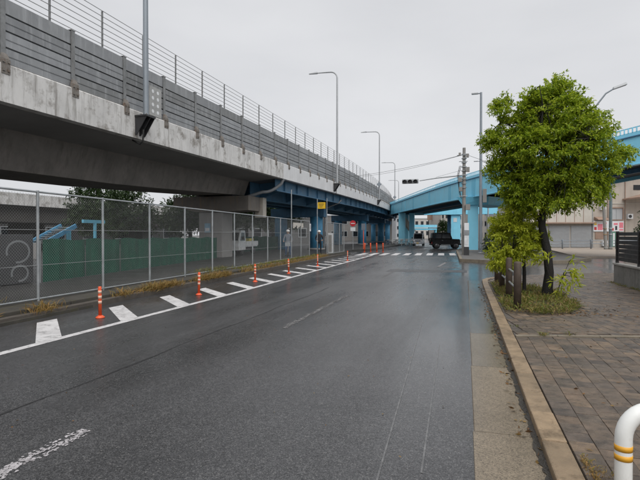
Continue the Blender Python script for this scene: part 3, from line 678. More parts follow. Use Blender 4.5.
# ------------------------------------------------------------------ chain link fence
def chain_panel(L, H, s=.066, r=.0014):
    b = MB()
    def clip(x0, dirx):
        # 45 degree wire starting at bottom x0
        pts = []
        t0, t1 = 0, H
        if dirx > 0:
            t0 = max(0, -x0); t1 = min(H, L - x0)
        else:
            t0 = max(0, x0 - L); t1 = min(H, x0)
        return (x0 + dirx * t0, t0), (x0 + dirx * t1, t1), t1 - t0
    for dirx in (1, -1):
        x = -H if dirx > 0 else 0
        end = L if dirx > 0 else L + H
        while x < end:
            p, q, l = clip(x, dirx)
            if l > .03:
                o = .0025 * dirx
                b.tube([(o, p[0], p[1]), (o, q[0], q[1])], r, 3, cap=False)
            x += s * 1.0
    return b.mesh('chain_mesh', M_wire)
def chain_fence(name, P, label, H=2.3, z=.21, thick=.03, tall=()):
    t = empty(name, (P[0][0], P[0][1], z), label=label, cat='fence'); cache = {}
    for i, (x, y) in enumerate(P):
        h = H + (1.7 if i in tall else 0)
        T([(x, y, z - .05), (x, y, z + h + .03)], thick, 10).build('post', M_galv, t)
        if i + 1 < len(P):
            x1, y1 = P[i + 1]; L = math.hypot(x1 - x, y1 - y); k = round(L, 2)
            if k not in cache: cache[k] = chain_panel(L, H - .1)
            link_mesh('chain_mesh', cache[k], t, Vector((x, y, z + .06)) - Vector(t.location), (0, 0, math.atan2(-(x1 - x), y1 - y)))
            for hz, r in ((H, .022), (.04, .02)): T([(x, y, z + hz), (x1, y1, z + hz)], r, 8).build('rail', M_galv, t)
            for hz in (.75, 1.5): T([(x + .01, y, z + hz), (x1 + .01, y1, z + hz)], .006, 5).build('tension_wire', M_wire, t)
    return t
P1 = []; y = 7.77 - 2.0 * 4
while y < 31: P1.append((fx(y), y)); y += 1.992
chain_fence('chain_link_fence', P1, 'long silver chain link fence on the mossy concrete plinth', tall=(13,))
P2 = [(-9.45, 32.4), (-9.48, 34.3), (-9.52, 36.2), (-9.6, 38.0)]
chain_fence('chain_link_fence', P2, 'short chain link fence section beyond the gap where a person stands', H=2.3, tall=(0,))
# yellow sign on a tall post at the end of the fence
ys_ = empty('yellow_sign', (-9.93, 30.9, .2), label='yellow warning board on a thin post at the end of the long chain link fence', cat='sign')
T([(-9.8, 31.2, .2), (-9.8, 31.2, 4.1)], .03).build('post', M_galv, ys_)
bd = B(-9.76, -9.2, 31.17, 31.2, 3.42, 3.86).build('board', M_yel, ys_, bevel=.01)
for k in range(3): B(-9.68 + .02 * k, -9.3 - .05 * k, 31.163, 31.168, 3.73 - .1 * k, 3.76 - .1 * k).build('print_line', M_dark, bd)

# ------------------------------------------------------------------ orange delineators and bollards
def delineator(x, y, h, label, grp, bands=True, r=.032):
    t = empty('delineator_post', (x, y, 0), label=label, cat='bollard', group=grp)
    t.rotation_euler = (random.uniform(-.035, .035), random.uniform(-.035, .035), 0)
    MB().lathe([(.085, 0), (.085, .015), (.05, .04), (r + .004, .05)], 14, (x, y, .004)).build('base', M_orange, t)
    MB().lathe([(r, .05), (r, h - .02), (r * .8, h)], 14, (x, y, 0)).build('tube', M_orange, t)
    if bands:
        for k in range(3): MB().lathe([(r + .002, h - .13 - .1 * k), (r + .002, h - .075 - .1 * k)], 14, (x, y, 0)).build('reflective_band', M_refl, t)
for x, y, l in ((-6.71, 7.4, 'nearest orange delineator post, left of a worn white hatch stripe'), (-6.76, 11.0, 'second orange delineator post from the camera, by the dry grass'),
                (-6.82, 14.65, 'third orange delineator post from the camera on the hatched strip'), (-6.95, 18.2, 'fourth orange delineator post from the camera on the hatched strip'),
                (-7.2, 23.0, 'fifth orange delineator post, near the end of the long chain link fence'), (-7.0, 28.6, 'farthest orange delineator post on the hatched strip')):
    delineator(x, y, .61, l, 'orange delineator posts on the hatched strip')
for k, l in enumerate(('leftmost of the four red bollards at the far junction', 'second from left of the four red bollards at the far junction', 'third from left of the four red bollards at the far junction', 'rightmost of the four red bollards at the far junction')):
    delineator(-9.0 + .56 * k, 43.5 + .15 * k, .85, l, 'red bollards at the far junction', bands=False, r=.06)

# ------------------------------------------------------------------ white arch barrier in the foreground
ar = empty('arch_barrier', (.95, 3.2, .08), label='white tubular arch barrier with two yellow bands at the pavement edge', cat='barrier')
ax_ = Vector((.97, .24, 0)); br_ = .17; bx, by = .91, 3.2; Wd = .75; Ht = .56; rr_ = .047
p0 = Vector((bx, by, 0)); 
pts = [p0 + Vector((0, 0, .05)), p0 + Vector((0, 0, .3)), p0 + Vector((0, 0, Ht - br_))]
for i in range(1, 9): a = R_(180 - 90 * i / 8); pts.append(p0 + ax_ * (br_ + br_ * math.cos(a)) + Vector((0, 0, Ht - br_ + br_ * math.sin(a))))
for i in range(0, 9): a = R_(90 - 90 * i / 8); pts.append(p0 + ax_ * (Wd - br_ + br_ * math.cos(a)) + Vector((0, 0, Ht - br_ + br_ * math.sin(a))))
pts.append(p0 + ax_ * Wd + Vector((0, 0, .05)))
T(pts, rr_, 24).build('tube', M_gpost, ar)
for zz in (.262, .318):
    MB().lathe([(rr_ + .0012, zz), (rr_ + .0012, zz + .034)], 24, (bx, by, 0)).build('yellow_band', M_gyel, ar)
    q = p0 + ax_ * Wd; MB().lathe([(rr_ + .0012, zz), (rr_ + .0012, zz + .034)], 24, (q.x, q.y, 0)).build('yellow_band', M_gyel, ar)

# ------------------------------------------------------------------ right hand wall with louvre fence
wl = empty('concrete_garden_wall', (4.8, 12, .08), label='low grey stained concrete wall along the pavement carrying a black slat fence', cat='wall')
y = 17.35
while y > -3:
    B(4.62, 4.8, y - 1.99, y - .008, .0, .64).build('wall_section', M_cwall, wl, bevel=.012)
    B(4.59, 4.83, y - 1.99, y - .008, .642, .70).build('coping', M_cwall_top, wl, bevel=.01)
    y -= 2
for k in range(4): B(4.81 + 2 * k, 6.8 + 2 * k, 17.17, 17.35, 0, .64).build('wall_section', M_cwall, wl)
lf = empty('slat_fence', (4.71, 12, .7), label='black horizontal slat fence on top of the low concrete wall at the right', cat='fence')
y = 17.3
while y > -3:
    B(4.67, 4.75, y - .04, y + .04, .70, 1.72).build('post', M_louv, lf)
    if y - 2 > -3:
        for k in range(7): B(4.695, 4.73, y - 1.955, y - .045, .78 + .133 * k, .885 + .133 * k).build('slat', M_louv, lf)
    y -= 2
for j in range(3):
    for k in range(7): B(4.76 + 2 * j, 6.7 + 2 * j, 17.28, 17.31, .78 + .133 * k, .885 + .133 * k).build('slat', M_louv, lf)
    B(6.7 + 2 * j, 6.76 + 2 * j, 17.26, 17.34, .0, 1.72).build('post', M_louv, lf)

# ------------------------------------------------------------------ wooden-look guard fence by the tree
gf = empty('wood_rail_fence', (1.04, 13, .08), label='low brown post fence with two pale metal rails beside the kerb', cat='fence')
gp = [(1.04, 10.4), (1.03, 12.2), (1.0, 14.0), (.98, 15.8)]
for x, y in gp: MB().lathe([(.075, .06), (.075, 1.02), (.06, 1.05), (.02, 1.06)], 12, (x, y, 0)).build('post', M_wood, gf)
for (x, y), (x1, y1) in zip(gp, gp[1:]):
    for z in (.48, .78): T([(x, y + .07, z), (x1, y1 - .07, z)], .022, 8).build('rail', M_galv, gf)

# ------------------------------------------------------------------ vegetation
def leaves_mesh(name, C, Dn, L, Wd, m, fold=.25, droop=.3):
    """C (n,3) leaf bases, Dn (n,3) directions; each leaf four triangles along a bent midrib"""
    n = len(C); Dn = Dn / np.linalg.norm(Dn, axis=1)[:, None]
    up = rng.normal(size=(n, 3)) * .55 + np.array([0, 0, 1.0]); side = np.cross(Dn, up); side /= np.linalg.norm(side, axis=1)[:, None] + 1e-9
    nor = np.cross(side, Dn)
    L = L[:, None]; Wd = Wd[:, None]
    mid = C + Dn * L * .45; tip = C + Dn * L - np.array([0, 0, 1]) * L * droop
    a = mid + side * Wd * .5 + nor * Wd * fold; b = mid - side * Wd * .5 + nor * Wd * fold
    V = np.stack([C, a, tip, b, mid], 1).reshape(-1, 3)
    i = np.arange(n) * 5
    F = np.stack([np.stack([i, i + 1, i + 4], 1), np.stack([i + 1, i + 2, i + 4], 1), np.stack([i + 4, i + 2, i + 3], 1), np.stack([i, i + 4, i + 3], 1)], 1).reshape(-1, 3)
    me = bpy.data.meshes.new(name); me.vertices.add(len(V)); me.vertices.foreach_set('co', V.ravel().astype(np.float32))
    me.loops.add(F.size); me.loops.foreach_set('vertex_index', F.ravel().astype(np.int32)); me.polygons.add(len(F))
    me.polygons.foreach_set('loop_start', np.arange(0, F.size, 3, dtype=np.int32)); me.polygons.foreach_set('loop_total', np.full(len(F), 3, dtype=np.int32))
    me.materials.append(m); me.update(calc_edges=True); me.validate(); return me
def cluster_leaves(centers, per, spread, L, Wd, outward=None, seed=0):
    r = np.random.default_rng(seed); Cs, Ds = [], []
    for c in centers:
        k = int(per * r.uniform(.6, 1.3)); c = np.array(c)
        # a cluster is three or four twigs with leaves along them, hanging a little
        for t in range(4):
            ax = r.normal(size=3); ax[2] = ax[2] * .5 + .12
            if outward is not None: o = c - outward; ax += 1.1 * o / (np.linalg.norm(o) + 1e-6)
            ax /= np.linalg.norm(ax)
            kk = max(3, k // 4); s = r.uniform(.05, 1, kk)[:, None] * spread
            P = c + ax * s + np.array([0, 0, -1]) * s ** 2 * .5 / max(spread, .01) * .2 + r.normal(size=(kk, 3)) * spread * .07
            D = ax * .7 + r.normal(size=(kk, 3)) * .7 + np.array([0, 0, -.05]); Cs.append(P); Ds.append(D)
    C = np.concatenate(Cs); D = np.concatenate(Ds); n = len(C)
    return C, D, r.uniform(.7, 1.25, n) * L, r.uniform(.75, 1.25, n) * Wd
def tree(name, base, trunk, limbs, lobes, n_cl, per, spread, L, Wd, m, label, cat='tree', seed=1, bark=None, shell=.55):
    bark = bark or M_bark
    t = empty(name, base, label=label, cat=cat); r = np.random.default_rng(seed); bz = Vector(base)
    b = MB(); b.tube([bz + Vector(p[:3]) for p in trunk], [p[3] for p in trunk], 12); b.build('trunk', bark, t)
    for lm in limbs: MB().tube([bz + Vector(p[:3]) for p in lm], [p[3] for p in lm], 7).build('limb', bark, t)
    vols = np.array([l[3] * l[4] * l[5] for l in lobes]) ** .75; vols /= vols.sum(); cs = []
    ctr = np.mean([l[:3] for l in lobes], 0)
    for k in range(n_cl):
        l = lobes[r.choice(len(lobes), p=vols)]; d = r.normal(size=3); d /= np.linalg.norm(d); rad = shell + (1 - shell) * r.uniform() ** .6 if r.uniform() < .85 else r.uniform(.2, .6)
        cs.append((l[0] + d[0] * l[3] * rad, l[1] + d[1] * l[4] * rad, l[2] + d[2] * l[5] * rad))
    C, D, LL, WW = cluster_leaves(cs, per, spread, L, Wd, outward=np.array(ctr), seed=seed + 5)
    link_mesh('crown', leaves_mesh('crown', C, D, LL, WW, m, droop=.14), t)
    # twigs reaching from the limbs to the clumps
    tw = MB(); top = [Vector(p[:3]) for lm in limbs for p in lm[1:]] + [Vector(trunk[-1][:3])]
    for c in cs[::2]:
        c = Vector(c); q = min(top, key=lambda a: (a - c).length); tw.tube([bz + q, bz + q.lerp(c, .5) + Vector((0, 0, .06)), bz + c], [.012, .008, .004], 4, cap=False)
    tw.build('twigs', bark, t)['kind'] = 'stuff'
    return t
TB = (1.96, 12.64, .08)
# main street tree
trunk = [(0, 0, -.1, .17), (-.02, 0, .15, .125), (.02, -.02, .6, .105), (-.02, 0, 1.1, .1), (-.14, .05, 1.75, .085), (-.12, 0, 2.3, .075), (-.05, 0, 3.2, .055), (0, 0, 4.3, .03), (.05, 0, 5.1, .012)]
limbs = [[(-.14, .05, 1.8, .05), (-.5, -.1, 2.4, .035), (-.95, -.2, 3.3, .015)], [(-.12, 0, 2.0, .05), (.4, .3, 2.5, .035), (1.0, .3, 2.9, .015)], [(-.1, 0, 2.4, .045), (.3, -.5, 2.9, .03), (.7, -.7, 3.7, .012)],
         [(-.08, 0, 2.8, .04), (-.6, .3, 3.6, .025), (-1.1, .3, 4.4, .01)], [(-.05, 0, 3.1, .035), (.4, .4, 3.8, .02), (.9, .3, 4.4, .01)], [(0, 0, 3.8, .025), (-.2, -.5, 4.5, .015), (-.3, -.6, 5.0, .008)]]
lobes = [(0, 0, 3.45, .98, 1.0, .95), (.1, 0, 4.3, .7, .72, .72), (-.75, 0, 3.75, .55, .65, .45), (-.98, -.1, 4.62, .27, .28, .26), (-.6, 0, 4.3, .35, .4, .3), (.8, 0, 3.85, .55, .65, .55), (.62, .1, 2.85, .62, .7, .5), (-.5, 0, 2.75, .55, .65, .5),
         (1.38, .2, 3.5, .36, .38, .22), (.1, .0, 4.85, .4, .38, .32), (.25, 0, 5.1, .2, .2, .18), (-.3, 0, 4.7, .33, .33, .28), (.5, 0, 4.62, .34, .36, .28), (.95, .1, 2.6, .34, .4, .28), (.1, -.3, 2.4, .5, .55, .3), (-1.2, 0, 3.95, .3, .3, .25), (.88, 0, 4.3, .24, .28, .2), (-1.05, 0, 3.2, .3, .3, .26), (1.15, 0, 3.1, .28, .3, .25)]
tree('street_tree', TB, trunk, limbs, lobes, 950, 84, .27, .085, .036, M_leaf, 'tall leafy green street tree with dark wet trunk in the weedy bed', seed=3)
# yellow-green sapling beside the rails
tree('sapling', (1.45, 12.9, .08), [(0, 0, -.05, .05), (.0, 0, .6, .042), (-.03, 0, 1.2, .032), (-.1, 0, 1.9, .018)],
     [[(-.02, 0, .9, .022), (-.3, -.2, 1.2, .014), (-.55, -.3, 1.2, .006)], [(-.03, 0, 1.2, .02), (.2, .1, 1.6, .012), (.3, .1, 1.9, .006)], [(-.04, 0, 1.4, .018), (-.35, .1, 1.8, .01), (-.45, .1, 2.2, .005)]],
     [(-.28, -.1, 1.35, .5, .5, .45), (-.5, -.2, .98, .38, .4, .34), (-.1, 0, 1.95, .42, .42, .36), (.1, .05, 1.35, .33, .4, .35), (-.4, 0, 1.75, .32, .3, .3), (-.25, 0, 2.3, .26, .26, .22)], 220, 70, .22, .082, .035, M_leafy,
     'small yellow green sapling with leaves hanging over the rail fence', seed=9)
tree('sucker_shoot', (2.05, 12.3, .08), [(0, 0, -.05, .014), (-.08, 0, .4, .011), (-.2, 0, .85, .006)], [[(0, 0, .0, .012), (.15, -.05, .5, .008), (.3, -.05, .9, .004)]], [(.3, -.1, .75, .16, .18, .2), (-.2, 0, .85, .15, .15, .12), (.2, -.1, .45, .18, .15, .18)], 14, 24, .22, .16, .04, M_leafy,
     'thin leafy shoots sprouting at the foot of the street tree', cat='plant', seed=21)
# greenery on the island and at the right edge
tree('island_shrub', (2.6, 37.5, .16), [(0, 0, -.1, .06), (0, 0, .8, .04), (0, 0, 1.6, .02)], [[(0, 0, .3, .03), (.5, 0, 1, .015)], [(0, 0, .3, .03), (-.6, 0, .9, .015)]],
     [(0, 0, 1.0, 1.3, .9, .8), (.6, 0, 1.8, .9, .8, .7), (-.5, 0, .7, .7, .7, .6), (1.6, 0, 1.2, 1.0, .9, .9)], 150, 30, .4, .2, .08, M_leafd, 'dark green bushy shrub on the traffic island behind the sapling', cat='shrub', seed=31)
tree('garden_tree', (7.9, 22.6, .1), [(0, 0, -.1, .08), (0, 0, 1.2, .06), (-.1, 0, 2.6, .03)], [[(0, 0, 1.2, .04), (-.4, 0, 1.9, .02)], [(0, 0, 1.4, .04), (.5, 0, 2.2, .02)]],
     [(-.3, 0, 1.9, .6, .6, .5), (.2, 0, 2.4, .8, .7, .6), (-.35, 0, 2.5, .45, .45, .4)], 110, 36, .28, .13, .045, M_leafd, 'dark green garden tree behind the slat fence at the right edge', seed=33)
for x, y, h, l, s in ((-27, 29.5, 5.4, 'dark tree between the far viaduct and the green net fence', 43), (-20.5, 32, 4.6, 'added dark tree blocking the sky above the white open bed truck', 45), (-22, 38, 6, 'added dark tree darkening the gap right of the concrete pier', 47), (-21.5, 44, 6.5, 'added dark tree blocking the sky behind the person in pale top', 49), (-22, 52, 6.5, 'added dark tree blocking the sky behind the nearest blue steel column', 53), (-24, 61, 6.5, 'added dark tree blocking the sky deep under the viaduct between steel columns', 55), (-24, 29, 5, 'added dark tree blocking the sky right behind the concrete pier', 57)):  # all but the first are added to keep the space under the viaduct dark
    tree('background_tree', (x, y, .15), [(0, 0, -.2, .2), (.1, 0, 1.5, .15), (0, 0, h * .6, .1), (0, 0, h * .9, .04)], [[(0, 0, h * .5, .08), (-.9, .4, h * .75, .03)], [(0, 0, h * .5, .08), (.9, .5, h * .8, .03)], [(0, 0, h * .4, .08), (.5, -1, h * .6, .03)]],
         [(0, 0, h * .72, 1.9, 1.9, h * .25), (-1.3, .6, h * .55, 1.2, 1.2, h * .2), (1.2, .5, h * .55, 1.2, 1.2, h * .2), (0, -1, h * .5, 1.3, 1, h * .18)], 260, 30, .6, .26, .11, M_leafd, l, seed=s)
tree('roadside_tree', (-4.9, 112, 0), [(0, 0, -.2, .2), (0, 0, 1.5, .15), (0, 0, 3, .08)], [[(0, 0, 1.5, .08), (-.8, 0, 2.6, .03)]], [(0, 0, 2.6, 1.5, 1.3, 1.5), (.2, 0, 3.9, 1.1, 1.1, 1.0)], 160, 30, .5, .3, .14, M_leafd, 'small distant green tree beyond the black off-roader', seed=51)

def blades(name, pts, m, h, lean, wd, label, cat, seed=0):
    r = np.random.default_rng(seed); n = len(pts); P = np.array(pts)
    D = r.normal(size=(n, 3)) * lean; D[:, 2] = 1
    me = leaves_mesh(name, P, D, h * r.uniform(.4, 1.3, n), wd * r.uniform(.6, 1.3, n), m, fold=.2, droop=.35)
    o = link_mesh(name, me); return tag(o, label, cat, kind='stuff')
r = np.random.default_rng(5); pts = []
while len(pts) < 4300:
    x, y = r.uniform(.78, 3.0), r.uniform(9.75, 15.9)
    if inside(x, y, PIT):
        d = .35 + .65 * (math.sin(x * 4.1 + 1) * math.sin(y * 2.7) > -.25)
        if r.uniform() < d: pts.append((x, y, .085))
blades('weeds', pts, M_grass, .24, .7, .017, 'mixed green and straw coloured weeds filling the tree bed', 'weeds', 1)
pts = []
for cx, cy, n, s in ((0, 7.2, 170, .2), (0, 9.6, 150, .2), (0, 10.9, 750, .28), (0, 11.7, 350, .3), (0, 13.9, 900, .4), (0, 15.0, 800, .35), (0, 17.6, 260, .5), (0, 20, 260, .8), (0, 23, 400, 1.2), (0, 27, 500, 1.5), (0, 5.6, 90, .3), (0, 30, 400, 1.0)):
    for _ in range(n):
        yy_ = cy + r.normal() * s; pts.append((fx(yy_) + .68 + abs(r.normal()) * .09, yy_, .07))
blades('dry_grass', pts, M_dry, .40, .55, .014, 'straw coloured dry grass tufts along the foot of the fence plinth', 'grass', 2)
pts = []
for _ in range(1500):
    yy_ = r.uniform(17, 31); pts.append((fx(yy_) + .15 + r.uniform(0, .4), yy_, .2))
for _ in range(900):
    yy_ = 16.3 + r.normal() * .7; pts.append((fx(yy_) - .1 + r.uniform(-.5, .2), yy_, .2))
for _ in range(300):
    yy_ = 6.2 + r.normal() * .5; pts.append((fx(yy_) - .3 + r.normal() * .15, yy_, .2))
blades('green_weeds', pts, M_grass, .24, .6, .016, 'green weeds growing along the base of the chain link fence', 'weeds', 3)
pts = []
for _ in range(700):
    yy_ = r.uniform(9, 17.3); pts.append((4.58 - abs(r.normal()) * .05 - (.1 * r.uniform() if yy_ > 15.5 else 0), yy_, .075))
for cx, cy, n in ((1.15, 7.72, 46), (1.5, 7.85, 26), (.83, 8.3, 10)):
    for _ in range(n): pts.append((cx + r.normal() * .035, cy + r.normal() * .03, .085))
blades('wall_weeds', pts, M_grass, .10, .6, .012, 'thin weeds at the foot of the wall and in the edging joint', 'weeds', 4)
pts = []
for _ in range(420): pts.append((.76 + abs(r.normal()) * .035, r.uniform(2.2, 3.6), .078))
for _ in range(160): pts.append((.84 + r.normal() * .05, 3.2 + r.normal() * .12, .078))
blades('kerb_weeds', pts, M_dry, .055, .9, .008, 'short rusty dry weeds in the kerb joint beside the white arch barrier', 'weeds', 6)
# fallen leaves
fp, fd = [], []
for _ in range(900):
    k = r.uniform()
    if k < .35: fp.append((r.uniform(.42, .56), r.uniform(2, 16), .02))
    elif k < .75: fp.append((1.7 + r.normal() * .7, 10.0 + abs(r.normal()) * .7 - .25, .093))
    else: fp.append((r.uniform(.8, 4.4), r.uniform(3, 17), .088))
fp = [p for p in fp if not (.56 < p[0] < .76) and p[0] > .1]
fd = np.column_stack([r.normal(size=len(fp)), r.normal(size=len(fp)), np.abs(r.normal(size=len(fp))) * .1])
tag(link_mesh('fallen_leaves', leaves_mesh('fallen_leaves', np.array(fp), fd, r.uniform(.03, .075, len(fp)), r.uniform(.012, .03, len(fp)), M_fall, fold=.1, droop=.0)), 'brown fallen leaves scattered over pavement and gutter', 'leaves', kind='stuff')
fp = [(r.uniform(-7.5, .1), r.uniform(2, 16), .008) for _ in range(170)]
fd = np.column_stack([r.normal(size=len(fp)), r.normal(size=len(fp)), np.abs(r.normal(size=len(fp))) * .1])
tag(link_mesh('road_litter', leaves_mesh('road_litter', np.array(fp), fd, r.uniform(.012, .035, len(fp)), r.uniform(.008, .016, len(fp)), M_fall, fold=.1, droop=.0)), 'tiny brown specks of leaf litter on the wet asphalt', 'leaves', kind='stuff')

# ------------------------------------------------------------------ signal, poles, lamps at the junction
up = empty('utility_pole', (-.05, 35.6, .16), label='concrete utility pole with boxes and cables on the traffic island', cat='pole')
T([(-.05, 35.6, -.02), (-.05, 35.6, 7.9)], [.15, .105], 14).build('pole', M_elec, up)
for z, w in ((7.35, .5), (6.9, .35), (5.9, .3), (4.4, .34)): T([(-.05 - w, 35.45, z), (-.05 + w * .7, 35.45, z)], .03, 6).build('crossarm', M_galv, up)
for k in range(9): T([(-.05, 35.6, 5.0 + k * .3), (-.05, 35.6, 5.05 + k * .3)], .185, 12).build('band', M_galv, up)
for x, z, s in ((.18, 7.3, .1), (-.35, 7.42, .08), (.2, 6.3, .13), (-.32, 5.6, .13), (.22, 3.6, .16), (-.28, 4.9, .12)): B(x - s, x + s, 35.3, 35.5, z - s * 1.3, z + s * 1.3).build('junction_box', M_elec, up, bevel=.01)
for k in range(3): T([(-.25 - .06 * k, 35.5, 6.6), (-.42 - .05 * k, 35.45, 5.9), (-.38, 35.5, 5.0 - .2 * k), (-.22, 35.5, 4.2)], .016, 5).build('cable', M_cable, up)
cb = empty('control_cabinet', (.1, 34.9, .16), label='tall narrow white signal control cabinet against the utility pole', cat='cabinet')
B(-.05, .31, 34.95, 35.3, .16, .75).build('plinth', M_dark, cb)
B(-.03, .29, 34.97, 35.28, .752, 2.45).build('body', M_swht, cb, bevel=.015)
B(.0, .26, 34.95, 34.968, .9, 1.5).build('door', mat('cabinet_door', (.6, .61, .62), .5), cb)
B(-.06, .32, 34.93, 35.29, 1.6, 1.95).build('meter_box', mat('meter_grey', (.25, .26, .27), .5), cb)
ts = empty('traffic_signal', (-3.8, 35.5, 5.6), label='horizontal three lamp traffic signal on a long arm over the road', cat='traffic light')
T([(-.2, 35.6, 5.92), (-2.0, 35.55, 5.78), (-3.2, 35.5, 5.62)], [.05, .042, .035], 8).build('arm', M_galv, ts)
T([(-.2, 35.6, 6.3), (-2.0, 35.55, 5.85)], .012, 5).build('tie_rod', M_galv, ts)
hs = B(-4.48, -3.28, 35.42, 35.56, 5.42, 5.76).build('housing', mat('signal_grey', (.33, .35, .36), .45), ts, bevel=.05)
for k in range(3):
    x = -4.27 + .39 * k
    MB().lathe([(.14, 0), (.14, -.02)], 16, (x, 35.42, 5.57), 'y').build('lens', mat('unlit_lens', (.04, .04, .042), .25), hs)
    b = MB(); n = 12
    ring = [(x + .165 * math.cos(R_(a)), 5.57 + .165 * math.sin(R_(a))) for a in np.linspace(-20, 200, n)]
    ring2 = [(x + .155 * math.cos(R_(a)), 5.57 + .155 * math.sin(R_(a))) for a in np.linspace(-20, 200, n)]
    for i in range(n - 1):
        b.hexa([(ring[i][0], 35.42, ring[i][1]), (ring[i + 1][0], 35.42, ring[i + 1][1]), (ring2[i + 1][0], 35.42, ring2[i + 1][1]), (ring2[i][0], 35.42, ring2[i][1])],
               [(ring[i][0], 35.15, ring[i][1] - .05), (ring[i + 1][0], 35.15, ring[i + 1][1] - .05), (ring2[i + 1][0], 35.15, ring2[i + 1][1] - .05), (ring2[i][0], 35.15, ring2[i][1] - .05)])
    b.build('hood', M_dark, hs)
sl = empty('junction_lamp', (1.23, 40, .16), label='tall straight grey lamp pole with short flat head beside the blue column', cat='street lamp')
T([(1.23, 40, .1), (1.23, 40, 13.05)], [.14, .085], 12).build('pole', M_pole, sl)
MB().lathe([(.22, .15), (.22, .2), (.15, .22)], 12, (1.23, 40, 0)).build('base_plate', M_galv, sl)
T([(1.23, 40, 12.98), (.95, 40, 12.98)], .05, 8).build('arm', M_pole, sl)
B(.5, 1.0, 39.9, 40.1, 12.93, 13.06).build('lamp_head', M_poleb, sl, bevel=.03)
B(1.38, 1.68, 39.85, 40.1, 4.2, 5.3).build('equipment_box', M_elec, sl, bevel=.02)
bl = empty('curved_lamp', (2.85, 63.5, 0), label='curved arm lamp pole standing behind the blue ramp', cat='street lamp')
T([(2.85, 63.5, -.03), (2.85, 63.5, 10.2)] + arc((1.95, 63.5, 10.2), .9, 0, 90, 6, az=(0, 0, .9))[1:] + [(1.5, 63.5, 11.05)], [.1, .07] + [.06] * 6 + [.05], 10).build('pole', M_poleb, bl)
B(1.1, 1.6, 63.4, 63.6, 10.98, 11.1).build('lamp_head', M_poleb, bl, bevel=.03)
rl = empty('ramp_lamp', (8.0, 34.6, 6.9), label='street lamp whose pale head shows above the tree at the right', cat='street lamp')
T([(8.0, 34.6, 6.9), (8.0, 34.6, 9.2), (8.15, 34.6, 10.0), (8.7, 34.6, 10.75), (9.2, 34.6, 11.05)], [.07, .06, .055, .05, .045], 10).build('pole', M_pole, rl)
MB().hexa([(9.1, 34.48, 10.95), (9.9, 34.44, 11.2), (9.9, 34.76, 11.2), (9.1, 34.72, 10.95)], [(9.1, 34.52, 11.12), (9.85, 34.5, 11.38), (9.85, 34.7, 11.38), (9.1, 34.68, 11.12)]).build('lamp_head', M_poleb, rl, bevel=.04)
for k, (a, b_) in enumerate((((-.05, 35.5, 7.4), (-22, 75, 11.5)), ((-.3, 35.5, 7.35), (-24, 60, 9.5)), ((.3, 35.5, 7.3), (14, 52, 7.2)))):
    a, b_ = Vector(a), Vector(b_); T([a.lerp(b_, t / 10) - Vector((0, 0, .8 * 4 * (t / 10) * (1 - t / 10))) for t in range(11)], .012, 4).build('overhead_cable', M_cable)
    tag(bpy.context.scene.objects[-1] if False else [o for o in COL.objects if o.name.startswith('overhead_cable')][-1], ['upper overhead cable running left from the utility pole', 'lower overhead cable running left from the utility pole', 'overhead cable running right from the utility pole'][k], 'cable')

# signs under the viaduct
rs = empty('no_entry_sign', (-10.6, 45.6, .15), label='red round no entry sign with white plate under the viaduct edge', cat='sign')
T([(-10.6, 45.6, .1), (-10.6, 45.6, 3.0)], .035).build('post', M_galv, rs)
dsc = MB().lathe([(.3, 0), (.3, -.02)], 20, (-10.6, 45.56, 2.75), 'y').build('disc', M_red, rs)
B(-10.8, -10.4, 45.53, 45.538, 2.71, 2.79).build('white_bar', M_swht, dsc)
B(-10.85, -10.35, 45.55, 45.57, 2.0, 2.36).build('plate', M_swht, rs)
bx2 = empty('white_notice_board', (-9.9, 47, .15), label='small pale notice board beside the no entry sign', cat='sign')
T([(-9.75, 46.6, .1), (-9.75, 46.6, 2.4)], .04).build('post', M_orange, bx2)
B(-9.95, -9.55, 46.54, 46.56, 2.1, 2.75).build('board', M_clight, bx2)
vb = empty('white_cabinet', (-9.75, 35.3, .2), label='narrow white cabinet behind the short chain link section', cat='cabinet')
B(-10.15, -9.8, 35.1, 35.5, .15, 1.75).build('body', M_swht, vb, bevel=.02); B(-10.1, -9.85, 35.08, 35.098, .3, 1.6).build('door', M_elec, vb)
nt = empty('fence_notice', (-10.05, 30.0, 2), label='white notice sheet tied near the top of the fence end', cat='sign')
B(-9.82, -9.80, 29.55, 29.8, 1.85, 2.35).build('sheet', M_swht, nt); B(-9.797, -9.795, 29.6, 29.75, 2.0, 2.25).build('print_block', M_fargry, nt)
bn = empty('banner', (-9.85, 27, 2.2), label='pale ragged banner tied along the top of the fence', cat='banner')
b = MB()
for k in range(8): b.box(-9.66 - .056 * k * .28, -9.65 - .056 * k * .28, 26.0 + .27 * k, 26.25 + .27 * k, 2.0 + .08 * (k % 3), 2.34)
b.build('cloth', M_beige2, bn)

# ------------------------------------------------------------------ behind the fence
gn = empty('green_net_fence', (-15.5, 20, .18), label='dark green net fence across the car park under the viaduct', cat='fence')
netp = [(-11.95, 10.9), (-12.3, 12.9), (-12.65, 15), (-13.0, 17.1), (-13.35, 19.2), (-13.7, 21.3), (-14.05, 23.4), (-14.4, 25.5)]
netq = [(-17.6, 29 + 2.1 * k) for k in range(8)]
for path in (netp, netq):
    for i, ((xa0, ya0), (xb0, yb0)) in enumerate(zip(path, path[1:])):
        T([(xa0 - .1, ya0, .15), (xa0 - .1, ya0, 1.44)], .025, 6).build('post', M_galv, gn)
        b = MB(); n = 12
        f = lambda k: (xa0 + (xb0 - xa0) * k / n + .03 * math.sin(k * 1.9 + i), ya0 + (yb0 - ya0) * k / n, 1.46 + .03 * math.sin(k * .52))
        for k in range(n):
            (xa, ya, z1), (xb, yb, z2) = f(k), f(k + 1)
            b.hexa([(xa, ya, .2), (xb, yb, .2), (xb - .01, yb, .2), (xa - .01, ya, .2)], [(xa, ya, z1), (xb, yb, z2), (xb - .01, yb, z2), (xa - .01, ya, z1)])
        b.build('net_panel', M_green, gn)
